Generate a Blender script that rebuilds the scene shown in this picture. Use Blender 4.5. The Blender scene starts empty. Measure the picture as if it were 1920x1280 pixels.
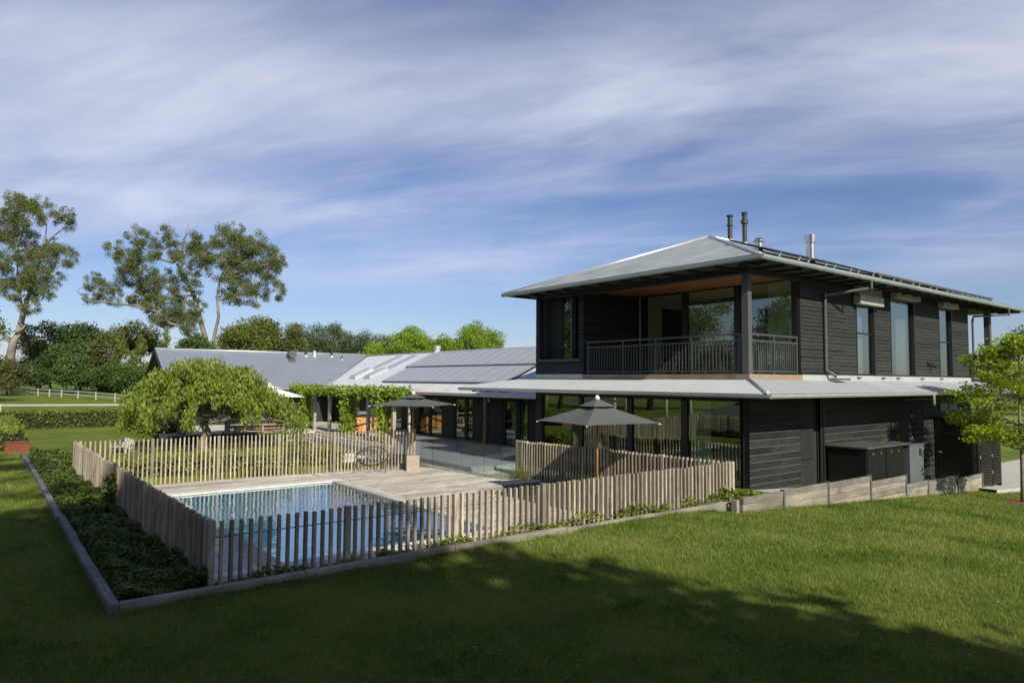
import bpy, math, random
import numpy as np
from mathutils import Vector, Matrix

random.seed(7)
RNG = np.random.default_rng(11)
SC = bpy.context.scene
COL = SC.collection
PI = math.pi
R = math.radians

# ------------------------------------------------------------------ camera
cam_d = bpy.data.cameras.new("camera")
cam = bpy.data.objects.new("camera", cam_d)
COL.objects.link(cam)
SC.camera = cam
cam_d.lens = 24.0
cam_d.sensor_width = 36.0
cam_d.clip_start = 0.1
cam_d.clip_end = 3000
EYE = 3.2
pitch, roll, yaw = R(3.24), R(0.38), R(52.03)
fw = Vector((math.cos(yaw) * math.cos(pitch), math.sin(yaw) * math.cos(pitch), math.sin(pitch)))
rt = Vector((math.sin(yaw), -math.cos(yaw), 0))
up = rt.cross(fw)
rt2 = math.cos(roll) * rt + math.sin(roll) * up
up2 = -math.sin(roll) * rt + math.cos(roll) * up
m = Matrix.Identity(4)
for i in range(3):
    m[i][0], m[i][1], m[i][2] = rt2[i], up2[i], -fw[i]
m[2][3] = EYE
cam.matrix_world = m

# ------------------------------------------------------------------ world, sun, exposure
SUN_EL = R(33)
SUN_DIR = Vector((-0.18, -1.0, 0)).normalized() * math.cos(SUN_EL) + Vector((0, 0, math.sin(SUN_EL)))
world = bpy.data.worlds.new("World")
SC.world = world
world.use_nodes = True
wn, wl = world.node_tree.nodes, world.node_tree.links
wn.clear()


def wnode(t, **kw):
    n = wn.new(t)
    for k, v in kw.items():
        setattr(n, k, v)
    return n


w_out = wnode('ShaderNodeOutputWorld')
w_bg = wnode('ShaderNodeBackground')
w_bg.inputs[1].default_value = 0.07
wl.new(w_bg.outputs[0], w_out.inputs[0])
w_sky = wnode('ShaderNodeTexSky', sky_type='NISHITA', sun_disc=False, sun_elevation=SUN_EL,
              sun_rotation=math.atan2(SUN_DIR.x, SUN_DIR.y) % (2 * PI), air_density=1.0, dust_density=0.5, ozone_density=2.5)
w_tc = wnode('ShaderNodeTexCoord')


def wmath(op, a, b=None, c=None):
    n = wnode('ShaderNodeMath', operation=op)
    for i, v in enumerate((a, b, c)):
        if v is None:
            continue
        if isinstance(v, (int, float)):
            n.inputs[i].default_value = v
        else:
            wl.new(v, n.inputs[i])
    return n.outputs[0]


w_sep = wnode('ShaderNodeSeparateXYZ')
wl.new(w_tc.outputs['Generated'], w_sep.inputs[0])
dx, dy, dz = w_sep.outputs
zc = wmath('ADD', wmath('MAXIMUM', dz, 0.0), 0.16)
rr = wmath('ADD', wmath('MULTIPLY', dx, 0.788), wmath('MULTIPLY', dy, -0.615))
ff = wmath('ADD', wmath('MULTIPLY', dx, 0.615), wmath('MULTIPLY', dy, 0.788))
pu = wmath('DIVIDE', rr, zc)
pv = wmath('DIVIDE', ff, zc)


def cloud_noise(su, sv, shear, off, scale, detail, rough, dist):
    cx = wnode('ShaderNodeCombineXYZ')
    wl.new(wmath('ADD', wmath('MULTIPLY', pu, su), off), cx.inputs[0])
    wl.new(wmath('ADD', wmath('MULTIPLY', pv, sv), wmath('MULTIPLY', pu, shear)), cx.inputs[1])
    n = wnode('ShaderNodeTexNoise')
    n.inputs['Scale'].default_value = scale
    n.inputs['Detail'].default_value = detail
    n.inputs['Roughness'].default_value = rough
    n.inputs['Distortion'].default_value = dist
    wl.new(cx.outputs[0], n.inputs['Vector'])
    return n.outputs['Fac']


n1 = cloud_noise(0.34, 0.62, 0.12, 5.3, 0.85, 7, 0.52, 0.15)
n2 = cloud_noise(0.75, 1.7, 0.45, 9.4, 1.5, 10, 0.60, 0.35)
cmix = wmath('ADD', wmath('MULTIPLY', n1, 0.76), wmath('MULTIPLY', n2, 0.24))
ramp = wnode('ShaderNodeMapRange', interpolation_type='SMOOTHSTEP')
wl.new(cmix, ramp.inputs[0])
ramp.inputs[1].default_value = 0.34
ramp.inputs[2].default_value = 0.60
ramp.inputs[3].default_value = 0.0
ramp.inputs[4].default_value = 0.76
shade = wnode('ShaderNodeMapRange')
wl.new(n2, shade.inputs[0])
shade.inputs[1].default_value = 0.3
shade.inputs[2].default_value = 0.75
ccol = wnode('ShaderNodeMixRGB')
wl.new(shade.outputs[0], ccol.inputs[0])
ccol.inputs[1].default_value = (7.6, 8.0, 9.6, 1)
ccol.inputs[2].default_value = (10.4, 10.8, 12.2, 1)
lowf = wnode('ShaderNodeMapRange', interpolation_type='SMOOTHSTEP')
wl.new(dz, lowf.inputs[0])
lowf.inputs[1].default_value = 0.09
lowf.inputs[2].default_value = 0.22
lowf.inputs[3].default_value = 0.10
lowf.inputs[4].default_value = 1.0
hif = wnode('ShaderNodeMapRange', interpolation_type='SMOOTHSTEP')
wl.new(dz, hif.inputs[0])
hif.inputs[1].default_value = 0.37
hif.inputs[2].default_value = 0.56
hif.inputs[3].default_value = 1.0
hif.inputs[4].default_value = 0.20
cmask = wmath('MULTIPLY', wmath('MULTIPLY', ramp.outputs[0], lowf.outputs[0]), hif.outputs[0])
stint = wnode('ShaderNodeMixRGB', blend_type='MULTIPLY')
stint.inputs[0].default_value = 1.0
stint.inputs[2].default_value = (0.98, 1.02, 1.28, 1)
wl.new(w_sky.outputs[0], stint.inputs[1])
wmix = wnode('ShaderNodeMixRGB')
wl.new(cmask, wmix.inputs[0])
wl.new(stint.outputs[0], wmix.inputs[1])
wl.new(ccol.outputs[0], wmix.inputs[2])
wl.new(wmix.outputs[0], w_bg.inputs[0])

sun_d = bpy.data.lights.new("sun", 'SUN')
sun_d.energy = 5.0
sun_d.angle = R(0.53)
sun_d.color = (1.0, 0.93, 0.80)
sun = bpy.data.objects.new("sun", sun_d)
COL.objects.link(sun)
sun.rotation_euler = SUN_DIR.to_track_quat('Z', 'Y').to_euler()

SC.view_settings.view_transform = 'Standard'
SC.view_settings.look = 'None'
SC.view_settings.exposure = 0.22
SC.view_settings.gamma = 1.0
SC.view_settings.use_curve_mapping = False
SC.render.engine = 'CYCLES'
SC.cycles.max_bounces = 8
SC.cycles.transparent_max_bounces = 16
SC.cycles.sample_clamp_indirect = 6

# ------------------------------------------------------------------ materials
MATS = {}


class NT:
    def __init__(self, name):
        self.m = bpy.data.materials.new(name)
        self.m.use_nodes = True
        self.n, self.l = self.m.node_tree.nodes, self.m.node_tree.links
        self.p = self.n['Principled BSDF']
        self.out = self.n['Material Output']

    def new(self, t, ins=None, **kw):
        n = self.n.new(t)
        for k, v in kw.items():
            setattr(n, k, v)
        for k, v in (ins or {}).items():
            if hasattr(v, 'is_linked') or isinstance(v, bpy.types.NodeSocket):
                self.l.new(v, n.inputs[k])
            else:
                n.inputs[k].default_value = v
        return n

    def link(self, a, b):
        self.l.new(a, b)

    def ramp(self, fac, stops):
        n = self.n.new('ShaderNodeValToRGB')
        e = n.color_ramp.elements
        while len(e) < len(stops):
            e.new(0.5)
        for i, (p, c) in enumerate(stops):
            e[i].position = p
            e[i].color = (*c, 1)
        self.l.new(fac, n.inputs[0])
        return n.outputs[0]


def noise_coord(t, scale, axis_scale=(1, 1, 1), coord='Object', randomise=True):
    tc = t.new('ShaderNodeTexCoord')
    mp = t.new('ShaderNodeMapping', {'Scale': axis_scale})
    t.link(tc.outputs[coord], mp.inputs[0])
    vec = mp.outputs[0]
    if randomise:
        oi = t.new('ShaderNodeObjectInfo')
        mu = t.new('ShaderNodeMath', {0: oi.outputs['Random'], 1: 37.0}, operation='MULTIPLY')
        va = t.new('ShaderNodeVectorMath', {0: vec, 1: mu.outputs[0]}, operation='ADD')
        vec = va.outputs[0]
    return vec


def mat_wood(name, c0, c1, axis='Z', rough=0.85, vary=0.25, scale=6.0, bump=0.3, patch=None, spec=0.4):
    # noise stretched along the grain, tone varying from piece to piece
    t = NT(name)
    st = [9, 9, 9]
    st['XYZ'.index(axis)] = 0.7
    vec = noise_coord(t, 1, tuple(st))
    n = t.new('ShaderNodeTexNoise', {'Vector': vec, 'Scale': scale, 'Detail': 6.0, 'Roughness': 0.65})
    col = t.ramp(n.outputs['Fac'], [(0.3, c0), (0.72, c1)])
    tc = t.new('ShaderNodeTexCoord')
    n2 = t.new('ShaderNodeTexNoise', {'Vector': noise_coord(t, 1, (1, 1, 1)), 'Scale': 1.1, 'Detail': 3.0})
    mr = t.new('ShaderNodeMapRange', {0: n2.outputs['Fac'], 1: 0.3, 2: 0.7, 3: 0.72, 4: 1.15})
    oi = t.new('ShaderNodeObjectInfo')
    mr2 = t.new('ShaderNodeMapRange', {0: oi.outputs['Random'], 3: 1 - vary, 4: 1 + vary})
    mm = t.new('ShaderNodeMath', {0: mr.outputs[0], 1: mr2.outputs[0]}, operation='MULTIPLY')
    mx = t.new('ShaderNodeMixRGB', {0: 1.0, 1: col}, blend_type='MULTIPLY')
    cb = t.new('ShaderNodeCombineXYZ', {0: mm.outputs[0], 1: mm.outputs[0], 2: mm.outputs[0]})
    t.link(cb.outputs[0], mx.inputs[2])
    res = mx.outputs[0]
    if patch:
        n3 = t.new('ShaderNodeTexNoise', {'Vector': noise_coord(t, 1, (1, 1, 1)), 'Scale': 1.7, 'Detail': 4.0, 'Roughness': 0.7})
        f = t.new('ShaderNodeMapRange', {0: n3.outputs['Fac'], 1: 0.55, 2: 0.68, 3: 0.0, 4: 0.75})
        m3 = t.new('ShaderNodeMixRGB', {0: f.outputs[0], 1: res, 2: (*patch, 1)})
        res = m3.outputs[0]
    t.link(res, t.p.inputs['Base Color'])
    t.p.inputs['Roughness'].default_value = rough
    t.p.inputs['Specular IOR Level'].default_value = spec
    b = t.new('ShaderNodeBump', {'Height': n.outputs['Fac'], 'Strength': bump, 'Distance': 0.006})
    t.link(b.outputs[0], t.p.inputs['Normal'])
    return t.m


def mat_plain(name, col, rough=0.6, metallic=0.0, vary=0.12, nscale=3.0, bump=0.0, spec=None, rvar=0.0):
    t = NT(name)
    vec = noise_coord(t, 1)
    n = t.new('ShaderNodeTexNoise', {'Vector': vec, 'Scale': nscale, 'Detail': 5.0, 'Roughness': 0.6})
    lo = tuple(c * (1 - vary) for c in col)
    hi = tuple(min(1, c * (1 + vary)) for c in col)
    t.link(t.ramp(n.outputs['Fac'], [(0.3, lo), (0.7, hi)]), t.p.inputs['Base Color'])
    t.p.inputs['Roughness'].default_value = rough
    t.p.inputs['Metallic'].default_value = metallic
    if spec is not None:
        t.p.inputs['Specular IOR Level'].default_value = spec
    if rvar:
        mr = t.new('ShaderNodeMapRange', {0: n.outputs['Fac'], 1: 0.3, 2: 0.7, 3: rough - rvar, 4: rough + rvar})
        t.link(mr.outputs[0], t.p.inputs['Roughness'])
    if bump:
        n2 = t.new('ShaderNodeTexNoise', {'Vector': vec, 'Scale': nscale * 12, 'Detail': 4.0})
        b = t.new('ShaderNodeBump', {'Height': n2.outputs['Fac'], 'Strength': bump, 'Distance': 0.01})
        t.link(b.outputs[0], t.p.inputs['Normal'])
    return t.m


def mat_glass(name, tint=(0.75, 0.82, 0.78), boost=0.08, wave=0.08):
    t = NT(name)
    t.n.remove(t.p)
    lwt = t.new('ShaderNodeLayerWeight', {'Blend': 0.5})
    p5 = t.new('ShaderNodeMath', {0: lwt.outputs['Facing'], 1: 5.0}, operation='POWER')
    ad = t.new('ShaderNodeMath', {0: p5.outputs[0], 1: 0.9 - boost, 2: boost}, operation='MULTIPLY_ADD', use_clamp=True)
    n = t.new('ShaderNodeTexNoise', {'Vector': noise_coord(t, 1), 'Scale': 0.7, 'Detail': 1.0})
    b = t.new('ShaderNodeBump', {'Height': n.outputs['Fac'], 'Strength': 0.08, 'Distance': 0.02})
    b.inputs['Strength'].default_value = wave
    g = t.new('ShaderNodeBsdfGlossy', {'Color': (0.95, 1.0, 0.95, 1), 'Roughness': 0.0, 'Normal': b.outputs[0]})
    tr = t.new('ShaderNodeBsdfTransparent', {'Color': (*tint, 1)})
    mx = t.new('ShaderNodeMixShader', {0: ad.outputs[0], 1: tr.outputs[0], 2: g.outputs[0]})
    t.link(mx.outputs[0], t.out.inputs[0])
    return t.m


def mat_leaf(name, c0, c1, trans=0.35, rough=0.5, nscale=0.6, vary=0.2):
    """leaf colour varies leaf to leaf (white noise on a coarse grid) and clump to clump"""
    t = NT(name)
    g = t.new('ShaderNodeNewGeometry')
    wv = t.new('ShaderNodeMath', {0: g.outputs['Random Per Island'], 1: 1.0}, operation='MULTIPLY')
    n = t.new('ShaderNodeTexNoise', {'Vector': g.outputs['Position'], 'Scale': nscale, 'Detail': 2.0})
    a = t.new('ShaderNodeMath', {0: wv.outputs[0], 1: 0.45}, operation='MULTIPLY')
    b = t.new('ShaderNodeMath', {0: n.outputs['Fac'], 1: 0.9, 2: a.outputs[0]}, operation='MULTIPLY_ADD')
    col = t.ramp(b.outputs[0], [(0.35, c0), (0.9, c1)])
    t.n.remove(t.p)
    d = t.new('ShaderNodeBsdfPrincipled', {'Base Color': col, 'Roughness': rough, 'Specular IOR Level': 0.3})
    tr = t.new('ShaderNodeBsdfTranslucent', {'Color': col})
    mx = t.new('ShaderNodeMixShader', {0: trans, 1: d.outputs[0], 2: tr.outputs[0]})
    t.link(mx.outputs[0], t.out.inputs[0])
    return t.m


M = {}
M['fence_wood'] = mat_wood('weathered fence timber', (0.20, 0.168, 0.115), (0.49, 0.43, 0.33), 'Z', vary=0.36)
M['rod'] = mat_plain('rusty steel rod', (0.11, 0.07, 0.05), 0.7, 0.4)
M['deck_x'] = mat_wood('silvered decking', (0.34, 0.31, 0.25), (0.62, 0.575, 0.48), 'X', vary=0.24, scale=4, patch=(0.31, 0.28, 0.23))
M['deck_y'] = mat_wood('silvered decking across', (0.36, 0.335, 0.28), (0.62, 0.585, 0.51), 'Y', vary=0.15, scale=4)
M['sleeper_x'] = mat_wood('grey sleeper', (0.17, 0.16, 0.13), (0.36, 0.33, 0.26), 'X', vary=0.15, scale=4, bump=0.6)
M['sleeper_y'] = mat_wood('grey sleeper lengthwise', (0.115, 0.115, 0.115), (0.25, 0.245, 0.24), 'Y', vary=0.15, scale=4, bump=0.6)
M['sleeper_top'] = mat_wood('dark grey top sleeper', (0.11, 0.105, 0.09), (0.27, 0.25, 0.205), 'X', vary=0.2, scale=3, bump=0.6)
M['concrete_sleeper'] = mat_wood('stained pale wall sleeper', (0.185, 0.165, 0.125), (0.35, 0.315, 0.245), 'X', vary=0.25, scale=1.5, bump=0.3, patch=(0.10, 0.095, 0.08))
M['clad'] = mat_wood('charcoal cladding', (0.011, 0.0135, 0.0125), (0.034, 0.038, 0.035), 'X', vary=0.30, scale=5, rough=0.75, bump=0.5, spec=0.22)
M['clad_y'] = mat_wood('charcoal cladding sideways', (0.013, 0.018, 0.020), (0.036, 0.045, 0.047), 'Y', vary=0.25, scale=5, rough=0.75, bump=0.5, spec=0.22)
M['clad_edge'] = mat_plain('dusty board edge', (0.13, 0.13, 0.105), 0.9)
M['dark_frame'] = mat_plain('black window frame', (0.012, 0.013, 0.012), 0.45)
M['dark_wall'] = mat_plain('dark grey render', (0.022, 0.024, 0.023), 0.75, vary=0.2)
M['post_paint'] = mat_plain('charcoal painted timber', (0.075, 0.078, 0.074), 0.6)
M['steel_paint'] = mat_plain('charcoal powder coat', (0.055, 0.060, 0.056), 0.45)
M['downpipe'] = mat_plain('grey downpipe', (0.085, 0.09, 0.085), 0.4)
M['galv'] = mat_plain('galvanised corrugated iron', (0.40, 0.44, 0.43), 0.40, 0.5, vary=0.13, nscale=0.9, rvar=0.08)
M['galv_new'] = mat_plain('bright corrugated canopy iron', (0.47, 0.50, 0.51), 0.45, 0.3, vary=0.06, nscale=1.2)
M['galv_left'] = mat_plain('sky tinted corrugated iron', (0.27, 0.31, 0.345), 0.42, 0.35, vary=0.06, nscale=1.0)  # darker, bluer than the long roof: its sky reflection put into the colour
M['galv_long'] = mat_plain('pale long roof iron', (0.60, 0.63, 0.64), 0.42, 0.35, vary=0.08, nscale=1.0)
M['galv_bright'] = mat_plain('bright galvanised trim', (0.60, 0.62, 0.62), 0.38, 0.6, vary=0.08)
M['flashing'] = mat_plain('pale flashing', (0.50, 0.51, 0.50), 0.5, 0.4, vary=0.1)
M['stainless'] = mat_plain('stainless flue', (0.62, 0.62, 0.60), 0.25, 0.95)
M['black_flue'] = mat_plain('black flue', (0.028, 0.033, 0.026), 0.5)
M['white_collar'] = mat_plain('white flashing collar', (0.6, 0.62, 0.62), 0.6)
M['soffit_wood'] = mat_wood('cedar ceiling', (0.22, 0.085, 0.034), (0.38, 0.155, 0.06), 'Y', vary=0.1, scale=4)
M['fascia_wood'] = mat_wood('weathered hardwood fascia', (0.22, 0.15, 0.095), (0.40, 0.31, 0.21), 'Y', vary=0.1, scale=3, patch=(0.24, 0.24, 0.20))
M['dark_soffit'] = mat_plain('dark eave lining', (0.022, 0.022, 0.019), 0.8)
M['glass'] = mat_glass('window glass', (0.82, 0.88, 0.78), 0.15)
M['glass_coated'] = mat_glass('coated window glass', (0.66, 0.70, 0.68), 0.30, 0.012)
M['clear_glass'] = mat_glass('fence glass', (0.90, 0.95, 0.94), 0.045)
M['interior_white'] = mat_plain('interior plaster', (0.86, 0.86, 0.78), 0.8, vary=0.04)
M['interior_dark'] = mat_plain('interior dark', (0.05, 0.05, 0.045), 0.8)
M['floor_int'] = mat_plain('interior floor', (0.42, 0.36, 0.27), 0.5)
M['curtain'] = mat_plain('sheer curtain', (0.72, 0.74, 0.72), 0.9, vary=0.05)
M['blind'] = mat_plain('folded external blind', (0.26, 0.25, 0.20), 0.6, vary=0.15)
M['blind_box'] = mat_plain('blind box', (0.33, 0.32, 0.27), 0.5, vary=0.12)
M['cabinet_black'] = mat_plain('black plant cabinet', (0.010, 0.011, 0.009), 0.55, vary=0.3, spec=0.2)
M['cabinet_top'] = mat_plain('dusty lid', (0.075, 0.075, 0.06), 0.7, vary=0.35, nscale=1.5)
M['cabinet_grey'] = mat_plain('grey cabinet', (0.10, 0.115, 0.12), 0.5)
M['shed_black'] = mat_plain('black louvre', (0.022, 0.021, 0.018), 0.5, vary=0.2)
M['umb_dark'] = mat_plain('charcoal umbrella cloth', (0.085, 0.095, 0.088), 0.9, vary=0.08, nscale=30)
M['umb_white'] = mat_plain('cream umbrella cloth', (0.75, 0.72, 0.64), 0.9, vary=0.04)
M['pole_wood'] = mat_wood('varnished pole', (0.28, 0.13, 0.045), (0.50, 0.27, 0.11), 'Z', vary=0.05, scale=5, rough=0.5)
M['white_plastic'] = mat_plain('white tip', (0.70, 0.69, 0.66), 0.5)
M['block'] = mat_plain('concrete base block', (0.36, 0.30, 0.24), 0.9, vary=0.12, nscale=5, bump=0.3)
M['wire'] = mat_plain('dark wire', (0.025, 0.022, 0.02), 0.5, 0.3)
M['table_wood'] = mat_wood('silvered table timber', (0.24, 0.21, 0.16), (0.46, 0.41, 0.33), 'X', vary=0.1, scale=3)
M['bench_red'] = mat_wood('warm bench timber', (0.30, 0.12, 0.05), (0.48, 0.22, 0.10), 'X', vary=0.1, scale=3)
M['chair_wood'] = mat_plain('dark stained chair timber', (0.13, 0.065, 0.035), 0.6)
M['garden_chair'] = mat_plain('weathered pale chair', (0.40, 0.40, 0.33), 0.8)
M['bbq_wood'] = mat_wood('honey cedar board', (0.42, 0.20, 0.06), (0.68, 0.38, 0.14), 'Z', vary=0.15, scale=3)
M['log'] = mat_wood('rough hardwood post', (0.16, 0.07, 0.035), (0.42, 0.24, 0.13), 'Z', vary=0.1, scale=3, patch=(0.04, 0.03, 0.02))
M['grey_post'] = mat_wood('grey hardwood post', (0.26, 0.235, 0.19), (0.52, 0.48, 0.40), 'Z', vary=0.15, scale=3)
M['corten'] = mat_plain('rusted steel', (0.17, 0.052, 0.028), 0.8, 0.2, vary=0.25)
M['stone_pale'] = mat_plain('pale stone', (0.55, 0.52, 0.46), 0.9, vary=0.15, nscale=4, bump=0.3)
M['coping'] = mat_plain('pale stone coping', (0.60, 0.57, 0.49), 0.85, vary=0.12, nscale=3, bump=0.2)
M['paver'] = mat_plain('bluestone paver', (0.20, 0.21, 0.21), 0.55, vary=0.15, nscale=2)
M['concrete'] = mat_plain('concrete path', (0.42, 0.41, 0.36), 0.9, vary=0.1, nscale=1.5, bump=0.2)
M['soil'] = mat_plain('garden soil', (0.050, 0.038, 0.024), 0.95, vary=0.3, nscale=6, bump=0.6)
M['mulch'] = mat_plain('bark mulch', (0.15, 0.075, 0.035), 0.95, vary=0.4, nscale=14, bump=0.8)
M['basin'] = mat_plain('pool plaster', (0.045, 0.17, 0.28), 0.7, vary=0.06, nscale=2)
M['white_paint'] = mat_plain('white rail paint', (0.36, 0.35, 0.30), 0.7, vary=0.1)
M['hose'] = mat_plain('grey hose', (0.35, 0.36, 0.34), 0.5)
M['bark_euc'] = mat_plain('smooth gum bark', (0.20, 0.175, 0.14), 0.9, vary=0.45, nscale=0.5)
M['bark'] = mat_plain('brown bark', (0.10, 0.08, 0.06), 0.95, vary=0.35, nscale=3, bump=0.5)
M['bark_grey'] = mat_plain('grey bark', (0.20, 0.17, 0.13), 0.9, vary=0.3, nscale=6, bump=0.3)
M['birch'] = mat_plain('white birch bark', (0.62, 0.60, 0.54), 0.8, vary=0.2, nscale=4)
M['leaf_euc'] = mat_leaf('gum leaves', (0.052, 0.074, 0.018), (0.185, 0.215, 0.062), 0.2, nscale=0.25)
M['leaf_dark'] = mat_leaf('dark leaves', (0.026, 0.052, 0.014), (0.100, 0.160, 0.038), 0.2, nscale=0.3)
M['leaf_mid'] = mat_leaf('mid green leaves', (0.030, 0.065, 0.014), (0.085, 0.150, 0.028), 0.25, nscale=0.3)
M['leaf_brown'] = mat_leaf('olive leaves', (0.052, 0.064, 0.019), (0.140, 0.148, 0.044), 0.2, nscale=0.3)
M['leaf_yel'] = mat_leaf('yellow green leaves', (0.075, 0.100, 0.018), (0.170, 0.205, 0.040), 0.3, nscale=0.3)
M['leaf_bright'] = mat_leaf('fresh spring leaves', (0.130, 0.220, 0.016), (0.300, 0.430, 0.045), 0.4, nscale=0.5)
M['leaf_con'] = mat_leaf('conifer needles', (0.065, 0.105, 0.016), (0.185, 0.235, 0.040), 0.2, nscale=0.4)
M['leaf_pine'] = mat_leaf('pine needles', (0.030, 0.055, 0.018), (0.105, 0.145, 0.045), 0.15, nscale=0.3)
M['leaf_maple'] = mat_leaf('maple leaves', (0.200, 0.280, 0.016), (0.430, 0.520, 0.050), 0.5, nscale=1.5)
M['leaf_mul'] = mat_leaf('drooping mulberry leaves', (0.070, 0.120, 0.014), (0.285, 0.345, 0.050), 0.35, nscale=1.2)
M['leaf_vine'] = mat_leaf('vine leaves', (0.120, 0.210, 0.018), (0.330, 0.430, 0.055), 0.4, nscale=1.5)
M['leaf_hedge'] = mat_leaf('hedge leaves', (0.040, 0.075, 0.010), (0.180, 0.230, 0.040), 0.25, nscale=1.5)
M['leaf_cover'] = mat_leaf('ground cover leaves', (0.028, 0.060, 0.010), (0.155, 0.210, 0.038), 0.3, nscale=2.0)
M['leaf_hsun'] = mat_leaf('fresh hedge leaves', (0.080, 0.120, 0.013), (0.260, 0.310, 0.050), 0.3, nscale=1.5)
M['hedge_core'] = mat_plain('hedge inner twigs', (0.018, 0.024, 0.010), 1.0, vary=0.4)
M['grass_blade'] = mat_leaf('grass blades', (0.040, 0.070, 0.010), (0.150, 0.190, 0.036), 0.35, nscale=0.8)
M['clover'] = mat_plain('clover heads', (0.42, 0.42, 0.32), 0.9)

t = NT('lawn blades')
g = t.new('ShaderNodeNewGeometry')
ga = t.new('ShaderNodeTexNoise', {'Vector': g.outputs['Position'], 'Scale': 0.55, 'Detail': 5.0, 'Roughness': 0.65})
gb = t.new('ShaderNodeTexNoise', {'Vector': g.outputs['Position'], 'Scale': 5.0, 'Detail': 2.0})
g1 = t.new('ShaderNodeMath', {0: ga.outputs['Fac'], 1: 1.5, 2: -0.30}, operation='MULTIPLY_ADD')
g2_ = t.new('ShaderNodeMath', {0: gb.outputs['Fac'], 1: 0.5, 2: g1.outputs[0]}, operation='MULTIPLY_ADD')
g3 = t.new('ShaderNodeMath', {0: g.outputs['Random Per Island'], 1: 0.42, 2: g2_.outputs[0]}, operation='MULTIPLY_ADD')
col_ = t.ramp(g3.outputs[0], [(0.50, (0.032, 0.075, 0.009)), (0.72, (0.095, 0.168, 0.018)), (0.90, (0.165, 0.240, 0.034)), (1.0, (0.25, 0.28, 0.065))])
t.link(col_, t.p.inputs['Base Color'])
t.p.inputs['Roughness'].default_value = 0.55
t.p.inputs['Specular IOR Level'].default_value = 0.25
tl_ = t.new('ShaderNodeBsdfTranslucent', {'Color': col_})
mxg = t.new('ShaderNodeMixShader', {0: 0.35, 1: t.p.outputs[0], 2: tl_.outputs[0]})
t.link(mxg.outputs[0], t.out.inputs[0])
M['grass_blade'] = t.m

# lawn ground
t = NT('mown lawn')
g = t.new('ShaderNodeNewGeometry')
na = t.new('ShaderNodeTexNoise', {'Vector': g.outputs['Position'], 'Scale': 0.35, 'Detail': 5.0, 'Roughness': 0.6})
nb = t.new('ShaderNodeTexNoise', {'Vector': g.outputs['Position'], 'Scale': 14.0, 'Detail': 6.0, 'Roughness': 0.75})
mm_ = t.new('ShaderNodeMath', {0: na.outputs['Fac'], 1: 0.5, 2: 0.0}, operation='MULTIPLY_ADD')
m2_ = t.new('ShaderNodeMath', {0: nb.outputs['Fac'], 1: 0.6, 2: mm_.outputs[0]}, operation='MULTIPLY_ADD')
t.link(t.ramp(m2_.outputs[0], [(0.36, (0.040, 0.070, 0.010)), (0.54, (0.120, 0.160, 0.023)), (0.72, (0.205, 0.230, 0.048))]), t.p.inputs['Base Color'])
t.p.inputs['Roughness'].default_value = 0.9
t.p.inputs['Specular IOR Level'].default_value = 0.15
b_ = t.new('ShaderNodeBump', {'Height': nb.outputs['Fac'], 'Strength': 0.7, 'Distance': 0.05})
t.link(b_.outputs[0], t.p.inputs['Normal'])
M['lawn'] = t.m

# pool water
t = NT('pool water')
t.n.remove(t.p)
g = t.new('ShaderNodeNewGeometry')
mp = t.new('ShaderNodeMapping', {'Scale': (1.0, 1.0, 1.0), 'Rotation': (0, 0, R(20))})
t.link(g.outputs['Position'], mp.inputs[0])
nw = t.new('ShaderNodeTexNoise', {'Vector': mp.outputs[0], 'Scale': 2.6, 'Detail': 1.5, 'Roughness': 0.4, 'Distortion': 0.4})
bw = t.new('ShaderNodeBump', {'Height': nw.outputs['Fac'], 'Strength': 0.16, 'Distance': 0.05})
lw_w = t.new('ShaderNodeLayerWeight', {'Blend': 0.5, 'Normal': bw.outputs[0]})
fr = t.new('ShaderNodeMath', {0: lw_w.outputs['Facing'], 1: 5.0}, operation='POWER')
gl = t.new('ShaderNodeBsdfGlossy', {'Color': (1, 1, 1, 1), 'Roughness': 0.0, 'Normal': bw.outputs[0]})
tr = t.new('ShaderNodeBsdfTransparent', {'Color': (0.52, 0.80, 0.90, 1)})
fb = t.new('ShaderNodeMath', {0: fr.outputs[0], 1: 1.25, 2: 0.04}, operation='MULTIPLY_ADD', use_clamp=True)
mxw = t.new('ShaderNodeMixShader', {0: fb.outputs[0], 1: tr.outputs[0], 2: gl.outputs[0]})
t.link(mxw.outputs[0], t.out.inputs[0])
M['water'] = t.m

# solar cells; pale low-angle sky reflection put into the base colours
t = NT('solar cells')
tc = t.new('ShaderNodeTexCoord')
br = t.new('ShaderNodeTexBrick', {'Vector': tc.outputs['Object'], 'Color1': (0.245, 0.25, 0.265, 1), 'Color2': (0.28, 0.285, 0.30, 1), 'Mortar': (0.60, 0.60, 0.58, 1),
                                 'Scale': 1.0, 'Mortar Size': 0.012, 'Brick Width': 0.17, 'Row Height': 0.17}, offset=0.0)
t.link(br.outputs[0], t.p.inputs['Base Color'])
t.p.inputs['Roughness'].default_value = 0.32
t.p.inputs['Specular IOR Level'].default_value = 0.9
M['solar'] = t.m
M['solar_frame'] = mat_plain('anodised frame', (0.45, 0.45, 0.48), 0.4, 0.7)

# ------------------------------------------------------------------ builders
ORG = {}


def org(o):
    return ORG.get(o.name, Vector((0, 0, 0))) if o else Vector((0, 0, 0))


def thing(name, label, cat, loc, group=None):
    o = bpy.data.objects.new(name, None)
    COL.objects.link(o)
    o.location = loc
    o.empty_display_size = 0.2
    ORG[o.name] = Vector(loc)
    return tag(o, label, cat, group)


def tag(o, label, cat, group=None):
    o['label'] = label
    o['category'] = cat
    if group:
        o['group'] = group
    return o


def struct(o):
    o['kind'] = 'structure'
    return o


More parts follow.
